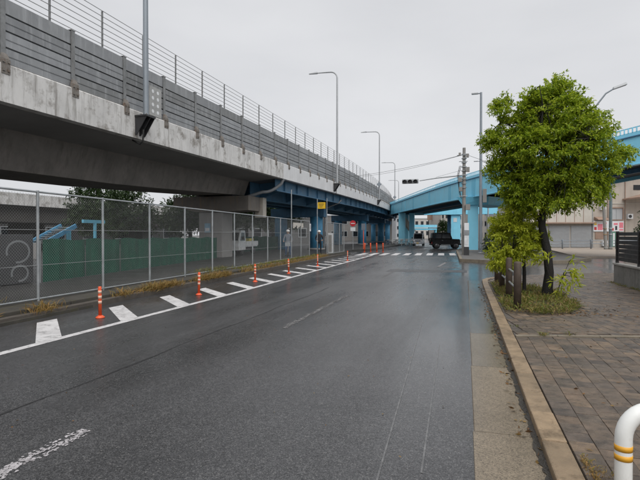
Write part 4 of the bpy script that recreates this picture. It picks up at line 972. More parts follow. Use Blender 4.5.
ct = empty('graffiti_container', (-13.2, 8, .18), label='grey storage box with pale round graffiti strokes behind the chain link fence', cat='container')
B(-14.4, -12.2, 4.5, 10.8, .2, 1.62).build('body', mat('box_grey', (.05, .05, .052), .6, var=.2, scale=1.5), ct, bevel=.02)
gm = mat('graffiti_white', (.2, .21, .215), .6, var=.1)
for cy, cz, rr2 in ((9.35, 1.1, .36), (10.3, 1.12, .36), (9.4, .5, .26), (10.35, .5, .26), (8.4, 1.0, .36)):
    b = MB(); n = 18; ph = cy * 3
    for k in range(n - 3):
        a0, a1 = R_(20 * k + ph * 20), R_(20 * (k + 1) + ph * 20); w = .028
        q = [(cy + (rr2 + s * w) * math.cos(a), cz + (rr2 * .85 + s * w) * math.sin(a)) for a, s in ((a0, -1), (a0, 1), (a1, 1), (a1, -1))]
        b.hexa([(-12.198, p, z) for p, z in q], [(-12.192, p, z) for p, z in q])
    b.build('graffiti_stroke', gm, ct)
B(-13.2, -13.1, 9.6, 10.4, 1.63, 2.15).build('propped_sheet', M_swht, ct)
fv = empty('far_viaduct', (-36, 30, 0), label='distant grey concrete viaduct behind the car park', cat='viaduct')
M_fvd = mat('far_girder', (.07, .065, .06), .9, var=.2, scale=.5)
B(-44, -36, -10, 70, 3.9, 4.25).build('deck', M_fvd, fv); B(-36, -35.7, -10, 70, 4.1, 5.1).build('parapet', M_conc, fv); B(-43, -36.4, -10, 70, 2.7, 3.9).build('girder', M_fvd, fv)
for y in (2, 18, 34, 50): B(-41.5, -38.8, y, y + 1.6, -.02, 2.7).build('column', M_fvd, fv)
bs = empty('blue_stair', (-24.6, 22, .15), label='light blue stair flight glimpsed beyond the green net fence', cat='stairs')
MB().bar((-24, 22.0, 1.1), (-24, 24.4, 2.2), .1, .26).build('stringer', M_vcol, bs); MB().bar((-25.2, 22.0, 1.1), (-25.2, 24.4, 2.2), .1, .26).build('stringer', M_vcol, bs)
for k in range(9): B(-25.15, -24.05, 22.0 + .26 * k, 22.24 + .26 * k, 1.1 + .122 * k, 1.14 + .122 * k).build('tread', M_galv, bs)
B(-24.7, -24.5, 24.3, 24.5, .1, 2.1).build('landing', M_blue2, bs); B(-25, -24.2, 21.7, 21.95, .1, 1.1).build('foot', M_pier, bs)
gt = empty('blue_sign_frame', (-22.5, 23.5, .15), label='blue T shaped frame standing beyond the green net fence', cat='frame')
T([(-22.5, 24.4, .1), (-22.5, 24.4, 2.35)], .1).build('post', M_blue2, gt); MB().bar((-22.5, 23.4, 2.45), (-22.5, 25.2, 2.45), .15, .2).build('beam', M_blue2, gt)
st_ = empty('pier_notice', (-16.0, 26.5, 2), label='small blue and white notice fixed on the dark concrete pier', cat='sign')
B(-15.95, -15.55, 26.66, 26.69, 1.75, 2.35).build('sheet', mat('notice_blue', (.25, .42, .55), .6), st_); B(-15.9, -15.6, 26.652, 26.658, 1.85, 2.05).build('print_block', M_swht, st_)

# ------------------------------------------------------------------ vehicles
def wheel(parent, x, y, r, w, side):
    t = MB().lathe([(r * .72, -w / 2), (r * .94, -w / 2), (r, -w / 4), (r, w / 4), (r * .94, w / 2), (r * .72, w / 2)], 20, (x, y, r), 'y').build('wheel', M_black, parent, world=False)
    s = side * w / 2
    MB().lathe([(r * .7, 0), (r * .66, side * .02), (r * .2, side * .012), (r * .12, side * .03)], 16, (x, y + s - side * .015, r), 'y').build('rim', M_rim, t, world=False)
def prismw(b, prof, y0, y1, tuck=0):
    # prof (x, z); upper points pulled inwards by tuck
    zt = max(z for x, z in prof); zb = min(z for x, z in prof)
    f = lambda z: tuck * (z - zb) / (zt - zb)
    b.hexa([(x, y0 + f(z), z) for x, z in prof][::-1], [(x, y1 - f(z), z) for x, z in prof][::-1]); return b
def offroader(loc, rz, label):
    t = empty('off_roader', loc, rz, label, 'car')
    prismw(MB(), [(-1.6, .38), (-1.62, 1.13), (.7, 1.15), (1.54, 1.11), (1.61, 1.0), (1.62, .42)], -.74, .74, .03).build('body', M_carblk, t, world=False, bevel=.04)
    prismw(MB(), [(-1.61, 1.135), (-1.58, 1.80), (-1.5, 1.84), (.42, 1.84), (.5, 1.80), (.72, 1.15)], -.72, .72, .06).build('cabin', M_carblk, t, world=False, bevel=.03)
    for s in (-1, 1):
        for xs, nm in (((-1.45, -.55), 'side_window'), ((-.45, .52), 'door_window')):
            b = MB(); y = s * .715
            q = [(xs[0], 1.22), (xs[1], 1.22), (xs[1] - (.12 if xs[1] > 0 else 0), 1.70), (xs[0] + .02, 1.70)]
            b.hexa([(x, y - s * (z - 1.13) / .71 * .06 - s * .03, z) for x, z in q], [(x, y - s * (z - 1.13) / .71 * .06 + s * .008, z) for x, z in q]); b.build(nm, M_glass, t, world=False)
        MB().lathe([(.1, 0), (.1, .03)], 14, (1.6, s * .55, .82), 'x').build('headlight', M_lampg, t, world=False)
        B(1.615, 1.635, s * .55 - .05, s * .55 + .05, .58, .64).build('indicator', M_orange, t, world=False)
        B(-1.645, -1.618, s * .6 - .06, s * .6 + .06, .55, .8).build('tail_light', M_red, t, world=False)
        B(.56, .64, s * .86 - .09, s * .86 + .09, 1.1, 1.3).build('mirror', M_black, t, world=False, bevel=.02)
        for x in (-1.05, 1.12):
            wheel(t, x, s * .68, .345, .2, s)
            b = MB(); n = 10
            for k in range(n):
                a0, a1 = R_(10 + 160 * k / n), R_(10 + 160 * (k + 1) / n)
                q = [(x + rr2 * math.cos(a), .36 + rr2 * math.sin(a)) for rr2, a in ((.38, a0), (.45, a0), (.45, a1), (.38, a1))]
                b.hexa([(p, s * .72, z) for p, z in q], [(p, s * .82, z) for p, z in q])
            b.build('fender_flare', M_black, t, world=False)
        B(-.6, .45, s * .752 - .012, s * .752 + .012, .46, .5).build('sill_trim', M_galv, t, world=False)
        B(-.5, -.36, s * .755 - .012, s * .755 + .012, .94, .97).build('door_handle', M_galv, t, world=False)
    q = [(.705, -.63, 1.2), (.705, .63, 1.2), (.515, .58, 1.74), (.515, -.58, 1.74)]
    MB().hexa([(x - .03, y, z) for x, y, z in q], [(x + .012, y, z) for x, y, z in q]).build('windscreen', M_glass, t, world=False)
    B(1.56, 1.72, -.76, .76, .42, .6).build('front_bumper', M_black, t, world=False, bevel=.03); B(-1.74, -1.58, -.74, .74, .42, .58).build('rear_bumper', M_black, t, world=False, bevel=.03)
    g = B(1.6, 1.625, -.42, .42, .7, .92).build('grille', M_black, t, world=False)
    for k in range(5): B(1.626, 1.634, -.34 + .15 * k, -.28 + .15 * k, .71, .91).build('grille_bar', M_galv, g, world=False)
    B(1.722, 1.73, -.17, .17, .46, .57).build('number_plate', M_swht, t, world=False)
    sp = MB().lathe([(.2, 0), (.33, 0), (.34, -.06), (.34, -.16), (.3, -.19)], 20, (-1.64, 0, .95), 'x').build('spare_wheel', M_black, t, world=False)
    for s in (-1, 1): T([(-1.4, s * .58, 1.87), (.3, s * .58, 1.87)], .018, 6).build('roof_rail', M_black, t, world=False)
offroader((-2.2, 57.4, 0), R_(12), 'boxy black off-roader turning across the junction')
def keivan(loc, rz, label, paint, nm='microvan'):
    t = empty(nm, loc, rz, label, 'van')
    prismw(MB(), [(-1.66, .32), (-1.68, .95), (1.52, .98), (1.66, .85), (1.69, .32)], -.735, .735, .02).build('body', paint, t, world=False, bevel=.05)
    prismw(MB(), [(-1.67, .955), (-1.58, 1.82), (-1.48, 1.88), (.82, 1.88), (.95, 1.82), (1.5, .985)], -.715, .715, .07).build('cabin', paint, t, world=False, bevel=.05)
    q = [(1.47, -.62, 1.04), (1.47, .62, 1.04), (1.005, .56, 1.74), (1.005, -.56, 1.74)]
    MB().hexa([(x - .03, y, z) for x, y, z in q], [(x + .02, y, z + .01) for x, y, z in q]).build('windscreen', M_glass, t, world=False)
    q = [(-1.66, -.58, 1.05), (-1.66, .58, 1.05), (-1.595, .55, 1.7), (-1.595, -.55, 1.7)]
    MB().hexa([(x - .012, y, z) for x, y, z in q], [(x + .03, y, z) for x, y, z in q]).build('rear_window', M_glass, t, world=False)
    for s in (-1, 1):
        for x0, x1 in ((-1.5, -.72), (-.65, .2), (.27, 1.15)):
            q = [(x0, 1.05), (x1, 1.05), (x1 - (.28 if x1 > 1 else 0), 1.66), (x0, 1.66)]
            MB().hexa([(x, s * (.715 - (z - .955) / .925 * .07 - .03), z) for x, z in q], [(x, s * (.715 - (z - .955) / .925 * .07 + .005), z) for x, z in q]).build('side_window', M_glass, t, world=False)
        B(1.62, 1.70, s * .55 - .14, s * .55 + .14, .66, .86).build('headlight', M_lampg, t, world=False, bevel=.02)
        B(-1.7, -1.66, s * .66 - .05, s * .66 + .05, .6, .95).build('tail_light', M_red, t, world=False)
        B(1.1, 1.18, s * .84 - .08, s * .84 + .08, 1.05, 1.28).build('mirror', M_black, t, world=False, bevel=.02)
        for x in (-1.1, 1.2): wheel(t, x, s * .67, .27, .16, s)
    B(1.66, 1.76, -.73, .73, .28, .52).build('front_bumper', paint, t, world=False, bevel=.03)
    B(1.672, 1.70, -.38, .38, .68, .8).build('grille', M_black, t, world=False)
    B(1.762, 1.77, -.165, .165, .36, .5).build('number_plate', M_yel, t, world=False)
    return t
keivan((-6.55, 71.5, 0), R_(-90), 'silver microvan facing the camera beyond the zebra crossing', M_carsil)
def keitruck(loc, rz, label):
    t = empty('kei_truck', loc, rz, label, 'truck')
    prismw(MB(), [(.55, .35), (.52, 1.7), (.6, 1.76), (1.15, 1.76), (1.28, 1.68), (1.62, .98), (1.66, .35)], -.73, .73, .06).build('cab', M_carwht, t, world=False, bevel=.04)
    q = [(1.6, -.6, 1.04), (1.6, .6, 1.04), (1.3, .57, 1.62), (1.3, -.57, 1.62)]
    MB().hexa([(x - .03, y, z) for x, y, z in q], [(x + .02, y, z) for x, y, z in q]).build('windscreen', M_glass, t, world=False)
    for s in (-1, 1):
        q = [(.68, 1.02), (1.45, 1.02), (1.2, 1.58), (.68, 1.58)]
        MB().hexa([(x, s * (.73 - (z - .35) / 1.41 * .06 - .03), z) for x, z in q], [(x, s * (.73 - (z - .35) / 1.41 * .06 + .006), z) for x, z in q]).build('door_window', M_glass, t, world=False)
        B(1.6, 1.68, s * .56 - .12, s * .56 + .12, .62, .82).build('headlight', M_lampg, t, world=False)
        B(1.25, 1.33, s * .85 - .08, s * .85 + .08, 1.1, 1.32).build('mirror', M_black, t, world=False)
        B(-1.65, .48, s * .7 - .02, s * .7 + .02, .66, .98).build('bed_side', M_carwht, t, world=False)
        for x in (-.95, 1.08): wheel(t, x, s * .62, .27, .16, s)
    B(-1.65, .5, -.68, .68, .58, .655).build('bed_floor', M_carwht, t, world=False)
    B(-1.69, -1.652, -.72, .72, .66, .98).build('tailgate', M_carwht, t, world=False); B(.49, .53, -.7, .7, .66, 1.2).build('headboard', M_carwht, t, world=False)
    B(-1.5, 1.4, -.3, .3, .3, .575).build('chassis', M_dark, t, world=False)
keitruck((-15.6, 30.9, .18), R_(-88), 'small white open bed truck parked behind the concrete pier')
yt = empty('yellow_crate', (-15.5, 31.8, .84), label='yellow crate in the bed of the white truck', cat='crate')
b = MB(); b.box(-15.95, -15.05, 31.3, 32.1, .84, .88); b.box(-15.95, -15.9, 31.3, 32.1, .881, 1.35); b.box(-15.1, -15.05, 31.3, 32.1, .881, 1.35); b.box(-15.899, -15.101, 31.3, 31.35, .881, 1.35); b.box(-15.899, -15.101, 32.05, 32.1, .881, 1.35)
b.build('box', mat('crate_yellow', (.55, .48, .12), .6), yt, bevel=.01)

# ------------------------------------------------------------------ people
def person(loc, rz, joints, label, paint, helm):
    """joints: dict name -> (x, y, z, r); builds one skinned body, coloured by body zone"""
    t = empty('person', loc, rz, label, 'person')
    names = list(joints); idx = {k: i for i, k in enumerate(names)}
    E = [('pelvis', 'waist'), ('waist', 'chest'), ('chest', 'neck'), ('neck', 'head'), ('head', 'crown')]
    for s in 'lr': E += [('pelvis', 'hip' + s), ('hip' + s, 'knee' + s), ('knee' + s, 'ankle' + s), ('ankle' + s, 'toe' + s), ('chest', 'sho' + s), ('sho' + s, 'elb' + s), ('elb' + s, 'wri' + s), ('wri' + s, 'palm' + s)]
    V = [joints[k][:3] for k in names]; Rd = [joints[k][3] for k in names]; EE = [(idx[a], idx[b]) for a, b in E]
    for s in 'lr':
        w, p = Vector(joints['wri' + s][:3]), Vector(joints['palm' + s][:3]); d = (p - w).normalized(); sd_ = d.cross(Vector((0, 1, 0)))
        if sd_.length < .1: sd_ = d.cross(Vector((1, 0, 0)))
        sd_.normalize()
        for k, (off, ln) in enumerate(((-.03, .065), (-.01, .08), (.01, .075), (.03, .055), (.05, .045))):
            a = p + sd_ * off * .6; q = a + d * ln * (.55 if k < 4 else .3) + sd_ * off * .5; e = a + d * ln + sd_ * off * .4 + Vector((0, .012, 0))
            base = len(V); V += [tuple(q), tuple(e)]; Rd += [.011, .009]; EE += [(idx['palm' + s], base), (base, base + 1)]
    me = bpy.data.meshes.new('body_skeleton'); me.from_pydata(V, EE, [])
    o = bpy.data.objects.new('body_tmp', me); COL.objects.link(o)
    md = o.modifiers.new('skin', 'SKIN'); md.use_smooth_shade = True
    for i, rd in enumerate(Rd): me.skin_vertices[0].data[i].radius = (rd, rd); me.skin_vertices[0].data[i].use_root = (names[i] == 'pelvis') if i < len(names) else False
    ss = o.modifiers.new('sub', 'SUBSURF'); ss.levels = 2; ss.render_levels = 2
    dg = bpy.context.evaluated_depsgraph_get(); m2 = bpy.data.meshes.new_from_object(o.evaluated_get(dg)); m2.name = 'body'
    bpy.data.objects.remove(o)
    m2.materials.clear()
    for m in paint: m2.materials.append(m)     # 0 top, 1 trousers, 2 skin, 3 shoes
    pz = joints['pelvis'][2]; nk = joints['neck'][2]
    hands = [Vector(joints['wri' + s][:3]).lerp(Vector(joints['palm' + s][:3]), .3) for s in 'lr']; palms = [Vector(joints['palm' + s][:3]) for s in 'lr']
    for p in m2.polygons:
        c = p.center; k = 0
        if c.z < pz - .02: k = 1
        if c.z < .1: k = 3
        if c.z > nk + .01: k = 2
        for pa in palms:
            if (c - pa).length < .115: k = 2
        p.material_index = k; p.use_smooth = True
    link_mesh('body', m2, t)
    h = Vector(joints['head'][:3])
    fy = -.098
    MB().hexa([(h.x - .012, h.y + fy - .02, h.z - .02), (h.x + .012, h.y + fy - .02, h.z - .02), (h.x + .012, h.y + fy + .02, h.z - .02), (h.x - .012, h.y + fy + .02, h.z - .02)], [(h.x - .006, h.y + fy, h.z + .03), (h.x + .006, h.y + fy, h.z + .03), (h.x + .006, h.y + fy + .02, h.z + .03), (h.x - .006, h.y + fy + .02, h.z + .03)]).build('nose', M_skin, t, world=False)
    for s in (-1, 1):
        MB().lathe([(.003, -.006), (.012, -.004), (.012, .004), (.003, .006)], 8, (h.x + s * .035, h.y - .095, h.z + .025), 'y').build('eye', M_dark, t, world=False)
        MB().lathe([(.01, -.012), (.03, 0), (.01, .012)], 8, (h.x + s * .1, h.y, h.z + .0), 'x').build('ear', M_skin, t, world=False)
    B(h.x - .03, h.x + .03, h.y - .1, h.y - .092, h.z - .058, h.z - .048).build('mouth', M_brown, t, world=False)
    prof = [(.122, .03), (.128, .06), (.12, .11), (.09, .155), (.04, .18), (.005, .185)]
    MB().lathe(prof, 16, (h.x, h.y + .005, h.z)).build('helmet' if helm is M_helm else 'hair', helm, t, world=False)
    return t
J = dict(pelvis=(0, 0, .93, .135), waist=(0, .01, 1.08, .135), chest=(0, .0, 1.32, .15), neck=(0, -.01, 1.49, .058), head=(0, -.02, 1.6, .095), crown=(0, -.02, 1.68, .09),
         hipl=(-.1, 0, .88, .105), hipr=(.1, 0, .88, .105), kneel=(-.12, -.03, .48, .068), kneer=(.13, .02, .48, .068), anklel=(-.13, .0, .09, .045), ankler=(.14, .05, .09, .045), toel=(-.15, -.17, .04, .04), toer=(.17, -.12, .04, .04),
         shol=(-.19, 0, 1.41, .072), shor=(.19, 0, 1.41, .072), elbl=(-.27, .03, 1.13, .05), elbr=(.28, .02, 1.13, .05), wril=(-.2, -.16, .98, .032), wrir=(.22, -.2, 1.02, .032), palml=(-.16, -.22, .96, .03), palmr=(.17, -.26, 1.02, .03))
person((-10.5, 33.9, .18), R_(25), J, 'person in dark clothes and white helmet standing in the fence gap', [M_cdark, M_cdark, M_skin, M_black], M_helm)
J2 = dict(J); J2.update(wril=(-.26, -.32, 1.0, .032), palml=(-.27, -.4, .99, .03), elbl=(-.28, -.08, 1.12, .05), wrir=(.26, -.32, 1.0, .032), palmr=(.27, -.4, .99, .03), elbr=(.28, -.08, 1.12, .05), kneel=(-.12, -.16, .5, .068), anklel=(-.13, -.1, .09, .045), toel=(-.14, -.28, .04, .04))
person((-11.25, 29.3, .18), R_(18), J2, 'person in pale top and blue trousers with a bicycle behind the fence', [M_clight, M_jean, M_skin, M_black], mat('pale_cap', (.6, .6, .58), .7))
bk = empty('bicycle', (-11.0, 28.7, .18), R_(18), 'city bicycle with front basket held by the person behind the fence', 'bicycle')
for y in (-.55, .52):
    b = MB(); b.tube([(0, y + .32 * math.cos(2 * math.pi * k / 20), .33 + .32 * math.sin(2 * math.pi * k / 20)) for k in range(21)], .018, 6, cap=False); w = b.build('wheel', M_black, bk, world=False)
    b = MB()
    for k in range(8): a = math.pi * 2 * k / 8; b.tube([(0, y, .33), (0, y + .31 * math.cos(a), .33 + .31 * math.sin(a))], .004, 3)
    b.build('spokes', M_galv, w, world=False)
b = MB()
for p, q in (((0, .52, .33), (0, .1, .3)), ((0, .1, .3), (0, .22, .85)), ((0, .1, .3), (0, -.36, .75)), ((0, .52, .33), (0, .2, .7)), ((0, -.55, .33), (0, -.33, .98))): b.tube([p, q], .017, 6)
b.build('frame', M_carsil, bk, world=False)
T([(-.27, -.22, 1.0), (-.1, -.33, 1.0), (.1, -.33, 1.0), (.27, -.22, 1.0)], .013, 6).build('handlebar', M_galv, bk, world=False)
B(-.08, .08, .1, .36, .85, .91).build('saddle', M_black, bk, world=False, bevel=.02)
bb = MB(); bb.box(-.16, .16, -.72, -.45, .72, .74); bb.box(-.16, -.15, -.72, -.45, .741, .95); bb.box(.15, .16, -.72, -.45, .741, .95); bb.box(-.149, .149, -.72, -.71, .741, .95); bb.box(-.149, .149, -.46, -.45, .741, .95); bb.build('basket', M_galv, bk, world=False)

# ------------------------------------------------------------------ buildings on the right, seen square on
def at_local(d, u): return d * (u - 320) / 470
Fv = Vector((-math.sin(YAW), math.cos(YAW), 0))
D0 = 58.0
def zz(v, d=D0): return 1.6 + (235 - v) / 470 * d
O = Fv * D0
sh = empty('shuttered_shop', tuple(O), YAW, 'two storey shop with grey roller shutters behind the street tree', 'building')
X0, X1 = at_local(D0, 525), at_local(D0, 592.5)
B(X0, X1, .0, 9, -.03, 3.0).build('ground_floor', M_beige, sh, world=False)
B(X0, X1, -.1, 9, 3.02, 5.9).build('upper_wall', M_beige2, sh, world=False)
B(X0 - .2, X1 + .1, -.7, .0, 3.0, 3.15).build('canopy', M_brown, sh, world=False)
for k in range(7): x = X0 + .5 + k * (X1 - X0 - .6) / 7; B(x, x + .05, -.13, -.102, 3.2, 5.85).build('siding_seam', M_brown, sh, world=False)
for k in range(3):
    xa = X0 + .2 + k * 2.72; s = B(xa, xa + 2.55, -.06, -.003, .1, 2.75).build('roller_shutter', M_shut, sh, world=False)
    for j in range(18): B(xa + .03, xa + 2.52, -.075, -.062, .14 + .144 * j, .24 + .144 * j).build('shutter_slat', M_shut, s, world=False)
B(X0 - .1, X1 + .05, -.3, 9, 5.92, 6.1).build('roof', M_fargry, sh, world=False)
hb = empty('beige_house', tuple(O), YAW, 'tall stained beige rendered building at the right with a poster board', 'building')
XA, XB = X1 + .06, at_local(D0, 720)
MB().hexa([(XA, 0, -.03), (XB, 0, -.03), (XB, 9, -.03), (XA, 9, -.03)], [(XA, 0, 7.8), (XB, 0, 11.5), (XB, 9, 11.5), (XA, 9, 7.8)]).build('wall', M_beige, hb, world=False)
MB().hexa([(XA - .3, -.5, 7.75), (XB, -.5, 11.5), (XB, 9.2, 11.5), (XA - .3, 9.2, 7.75)], [(XA - .3, -.5, 8.0), (XB, -.5, 11.75), (XB, 9.2, 11.75), (XA - .3, 9.2, 8.0)]).build('roof', M_fargry, hb, world=False)
def lbox(ua, ub, va, vb, y0, y1): return B(at_local(D0, ua), at_local(D0, ub), y0, y1, zz(vb), zz(va))
w = lbox(610, 622, 208.5, 219.5, -.05, -.004).build('window', M_fargry, hb, world=False)
for q in ((609.4, 622.6, 207.3, 208.4), (609.4, 622.6, 219.6, 220.6), (609.2, 610, 208.4, 219.6), (622, 622.8, 208.4, 219.6)): lbox(*q, -.16, -.006).build('frame', M_brown, w, world=False)
lbox(615.7, 616.1, 208.6, 219.4, -.08, -.052).build('mullion', M_galv, w, world=False)
a = MB(); a.hexa([(at_local(D0, 594), -.9, zz(220)), (at_local(D0, 605), -.9, zz(220)), (at_local(D0, 605), -.01, zz(220)), (at_local(D0, 594), -.01, zz(220))], [(at_local(D0, 594), -.85, zz(219.3)), (at_local(D0, 605), -.85, zz(219.3)), (at_local(D0, 605), -.01, zz(216.8)), (at_local(D0, 594), -.01, zz(216.8))]); a.build('awning', M_brown, hb, world=False)
pb = lbox(592.8, 623, 221, 231.5, -.12, -.02).build('poster_board', M_swht, hb, world=False)
for ua, ub, va, vb, m in ((597, 602, 224, 230, M_pink), (593.5, 596, 222, 225, M_yel), (593.6, 596, 227, 230, M_red), (603, 606, 222.5, 224, M_pink), (613, 617, 223, 225, M_pink), (614.5, 616.5, 226, 230, M_dark), (618.5, 622.5, 222.5, 228, M_pink), (618.5, 622.5, 229, 230.5, M_pink), (611.2, 613, 228, 230.5, M_red)):
    lbox(ua, ub, va, vb, -.135, -.122).build('poster_patch', m, pb, world=False)
lbox(595, 607, 232, 239, -.06, -.004).build('lower_panel', M_brown, hb, world=False)
dr = lbox(611.5, 615.5, 231.8, 246.5, -.06, -.003).build('door', mat('door_green', (.12, .3, .2), .5), hb, world=False); lbox(612.6, 614.4, 233, 246, -.08, -.062).build('door_pane', M_swht, dr, world=False)
T([(at_local(D0, 592), -.12, 0), (at_local(D0, 592), -.12, 7.7)], .05).build('downpipe', M_galv, hb, world=False)
for ua, va in ((626, 214), (599, 205), (601, 241)):
    u_ = lbox(ua, ua + 5, va, va + 5, -.4, -.004).build('air_conditioner', M_swht, hb, world=False, bevel=.03)
    MB().lathe([(.2, -.01), (.2, .0)], 16, (at_local(D0, ua + 2), -.405, zz(va + 2.5)), 'y').build('fan_grille', M_dark, u_, world=False)
for u in (607.5, 624.5): T([(at_local(D0, u), -.08, .1), (at_local(D0, u), -.08, 8.2)], .04).build('downpipe', M_brown, hb, world=False)
lbox(592.6, 640, 203, 203.8, -.06, -.003).build('string_course', M_beige2, hb, world=False)
lbox(633, 645, 185, 190, -.05, -.004).build('window', M_glass, hb, world=False)
b = MB(); b.hexa([(at_local(D0, 622), -3.2, zz(200.5)), (at_local(D0, 670), -3.2, zz(189.5)), (at_local(D0, 670), -.02, zz(189.5)), (at_local(D0, 622), -.02, zz(200.5))], [(at_local(D0, 622), -3.2, zz(199)), (at_local(D0, 670), -3.2, zz(186.5)), (at_local(D0, 670), -.02, zz(186.5)), (at_local(D0, 622), -.02, zz(199))]); b.build('lean_to_roof', M_brown, hb, world=False)
for u in (641, 665): T([(at_local(D0, u), -3.0, .0), (at_local(D0, u), -3.0, zz(198 - (u - 641) * .22))], .06).build('roof_post', M_galv, hb, world=False)
for k, (u, m, l, top, lean) in enumerate(((606, M_elec, 'pale leaning concrete pole in front of the poster board', 7.2, -.35), (610.5, mat('green_grey_steel', (.12, .16, .17), .5), 'dark grey green steel pole beside the leaning concrete pole', 7.6, 0))):
    p = Fv * 48.5 + Vector((math.cos(YAW), math.sin(YAW), 0)) * at_local(48.5, u); t = empty('street_pole', tuple(p), label=l, cat='pole')
    T([(p.x, p.y, .05), (p.x + lean, p.y, top)], [.17, .13], 12).build('pole', m, t)
    MB().lathe([(.2, 0), (.2, .25)], 12, (p.x, p.y, .1)).build('collar', M_cwall, t)
    for z in (1.6, 2.2): MB().lathe([(.185, 0), (.185, .12)], 12, (p.x + lean * z / top, p.y, z)).build('band', M_kerb if k == 0 else M_galv, t)
gr = empty('pipe_guardrail', tuple(Fv * 50.5), YAW, 'grey double pipe guardrail along the far pavement', 'guardrail')
us = [545, 562.5, 591, 616, 641]
for u in us: MB().lathe([(.075, 0), (.075, 1.0), (.06, 1.05)], 12, (at_local(50.5, u), 0, .1)).build('post', M_pole, gr, world=False)
for z in (.68, 1.0): T([(at_local(50.5, 545), .09, z), (at_local(50.5, 641), .09, z)], .035, 8).build('rail', M_pole, gr, world=False)

# ------------------------------------------------------------------ far background
def block(name, u0, u1, v_top, d, m, label, floors=4, cols=5, wm=None, depth=14):
    t = empty(name, tuple(Fv * d), YAW, label, 'building'); x0, x1 = at_local(d, u0), at_local(d, u1); h = zz(v_top, d)
    B(x0, x1, 0, depth, -.03, h).build('wall', m, t, world=False)
    B(x0 - .2, x1 + .2, -.2, depth, h + .003, h + .35).build('roof', M_fargry, t, world=False)
    cw = (x1 - x0) / cols; fh = h / floors
    for i in range(cols):
        for j in range(floors):
            w = B(x0 + cw * (i + .22), x0 + cw * (i + .78), -.06, -.003, fh * j + fh * .32, fh * j + fh * .8).build('window', M_galv, t, world=False)
            B(x0 + cw * (i + .26), x0 + cw * (i + .74), -.075, -.062, fh * j + fh * .36, fh * j + fh * .76).build('pane', M_glass, w, world=False)
    return t
block('apartment_block', 441, 452, 212, 130, M_farblk, 'cream block behind the black off-roader left of the far column', 3, 3)
block('apartment_block', 458, 470, 205, 150, M_fargry, 'grey block seen between the two blue columns', 4, 3)
block('apartment_block', 479, 497, 196, 120, M_farblk, 'cream block seen under the ramp right of the tall lamp pole', 4, 4)
block('apartment_block', 498, 545, 205, 112, M_fargry, 'grey block hidden mostly behind the sapling and street tree', 3, 6)
block('dark_screen_block', 205, 325, 205, 88, mat('dark_screen_wall', (.10, .10, .10), .85, var=.15, scale=.3), 'added dark building hiding the sky behind the trees under the steel spans', 2, 8)  # added to cover bright sky showing under the steel spans
block('apartment_block', 396, 414, 217, 170, M_fargry, 'pale grey block at the end of the road left of the microvan', 3, 4)
block('apartment_block', 414, 441, 219, 210, M_farblk, 'low pale block closing the far end of the road', 2, 5)
block('apartment_block', 318, 392, 216, 130, mat('far_dark_block', (.2, .19, .18), .85, var=.1, scale=.2), 'beige wall building seen under the viaduct behind the red bollards', 2, 7)
wh = empty('backdrop', (-52, 20, 0), label='added long low dark sky-blocking warehouse behind the far viaduct', cat='building')  # added to shut out the horizon sky on the left
B(-62, -50, -12, 75, -.03, 4.6).build('wall', mat('backdrop_wall', (.04, .04, .04), .8, var=.2), wh); B(-62.3, -49.7, -12.2, 75.2, 4.603, 4.9).build('roof', M_gird, wh)
for k in range(14): w = B(-49.998, -49.95, -8 + 6 * k, -5 + 6 * k, 1.0, 2.6).build('window', M_galv, wh); B(-49.948, -49.94, -7.9 + 6 * k, -5.1 + 6 * k, 1.1, 2.5).build('pane', M_glass, w)
bb = empty('brown_billboard', tuple(Fv * 140), YAW, 'brown rooftop board above the far blue footbridge', 'billboard')
B(at_local(140, 427.5), at_local(140, 439.5), 0, .4, zz(220, 140), zz(214.5, 140)).build('board', M_brown, bb, world=False)
for u in (429, 438): T([(at_local(140, u), .5, 0), (at_local(140, u), .5, zz(215, 140))], .15).build('leg', M_dark, bb, world=False)
fb = empty('far_footbridge', tuple(Fv * 105), YAW, 'distant light blue pedestrian footbridge across the road', 'bridge')
xa, xb = at_local(105, 412), at_local(105, 437)
B(xa, xb, 0, 2.2, zz(230, 105), zz(228.4, 105)).build('deck', M_blue2, fb, world=False)
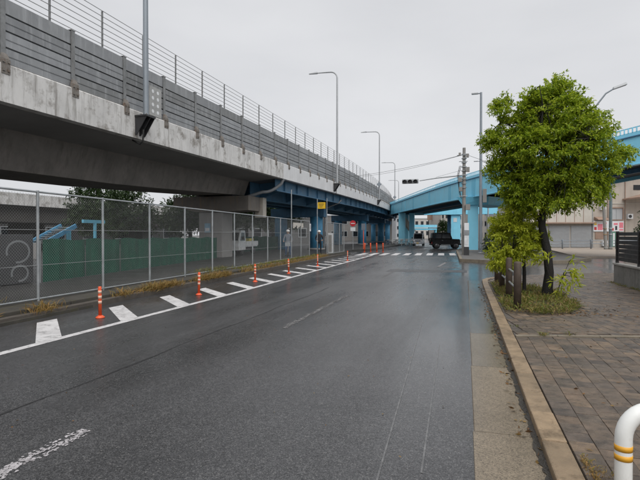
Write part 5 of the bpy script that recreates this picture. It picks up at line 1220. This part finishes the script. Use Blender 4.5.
B(xa, xb, -.05, -.002, zz(227.5, 105), zz(224.8, 105)).build('parapet_panel', M_blue, fb, world=False)
for u in (413, 436.4): T([(at_local(105, u), 1, 0), (at_local(105, u), 1, zz(229.9, 105))], .3).build('column', M_blue, fb, world=False)
sr = empty('beige_stair', tuple(Fv * 82), YAW, 'pale diagonal footbridge stair descending left of the microvan', 'stairs')
xa, xb = at_local(82, 402), at_local(82, 414)
MB().bar((xa, 0, zz(216, 82)), (xb, 0, zz(232, 82)), .12, .75).build('stringer', M_beige2, sr, world=False); MB().bar((xa, 1.6, zz(216, 82)), (xb, 1.6, zz(232, 82)), .12, .75).build('stringer', M_beige2, sr, world=False)
for k in range(12): x = xa + (xb - xa) * k / 12; z = zz(216 + 16 * k / 12, 82); B(x, x + .2, .07, 1.53, z - .05, z).build('tread', M_fargry, sr, world=False)
B(xb - .3, xb + .3, .2, 1.4, -.02, zz(233.5, 82)).build('pier', M_pier, sr, world=False); B(xa - .4, xa + .3, .2, 1.4, -.02, zz(218.5, 82)).build('pier', M_pier, sr, world=False)
# parked bicycles heaped at the far left corner of the junction
src = bk
for k, l in enumerate(('leftmost parked bicycle at the far corner under the ramp end', 'second parked bicycle at the far corner under the ramp end', 'third parked bicycle at the far corner under the ramp end', 'fourth parked bicycle at the far corner under the ramp end', 'rightmost parked bicycle at the far corner nearest the microvan')):
    c = copy_tree(src); c.location = (-10.4 + .62 * k, 66.0 + .9 * k, 0.0); c.rotation_euler = (0, 0, R_(60 + 9 * k)); c['label'] = l; c['group'] = 'bicycles parked at the far corner'
# white fence and low wall by the far corner
wb = empty('white_barrier', (-9, 70, 0), label='white guard fence beside the parked bicycles at the far corner', cat='barrier')
for k in range(7): T([(-10.2 + .55 * k, 69.5 + 1.0 * k, -.02), (-10.2 + .55 * k, 69.5 + 1.0 * k, 1.0)], .04).build('post', M_gpost, wb)
for z in (.5, .75, .98): T([(-10.2, 69.5, z), (-6.9, 75.5, z)], .035).build('rail', M_gpost, wb)
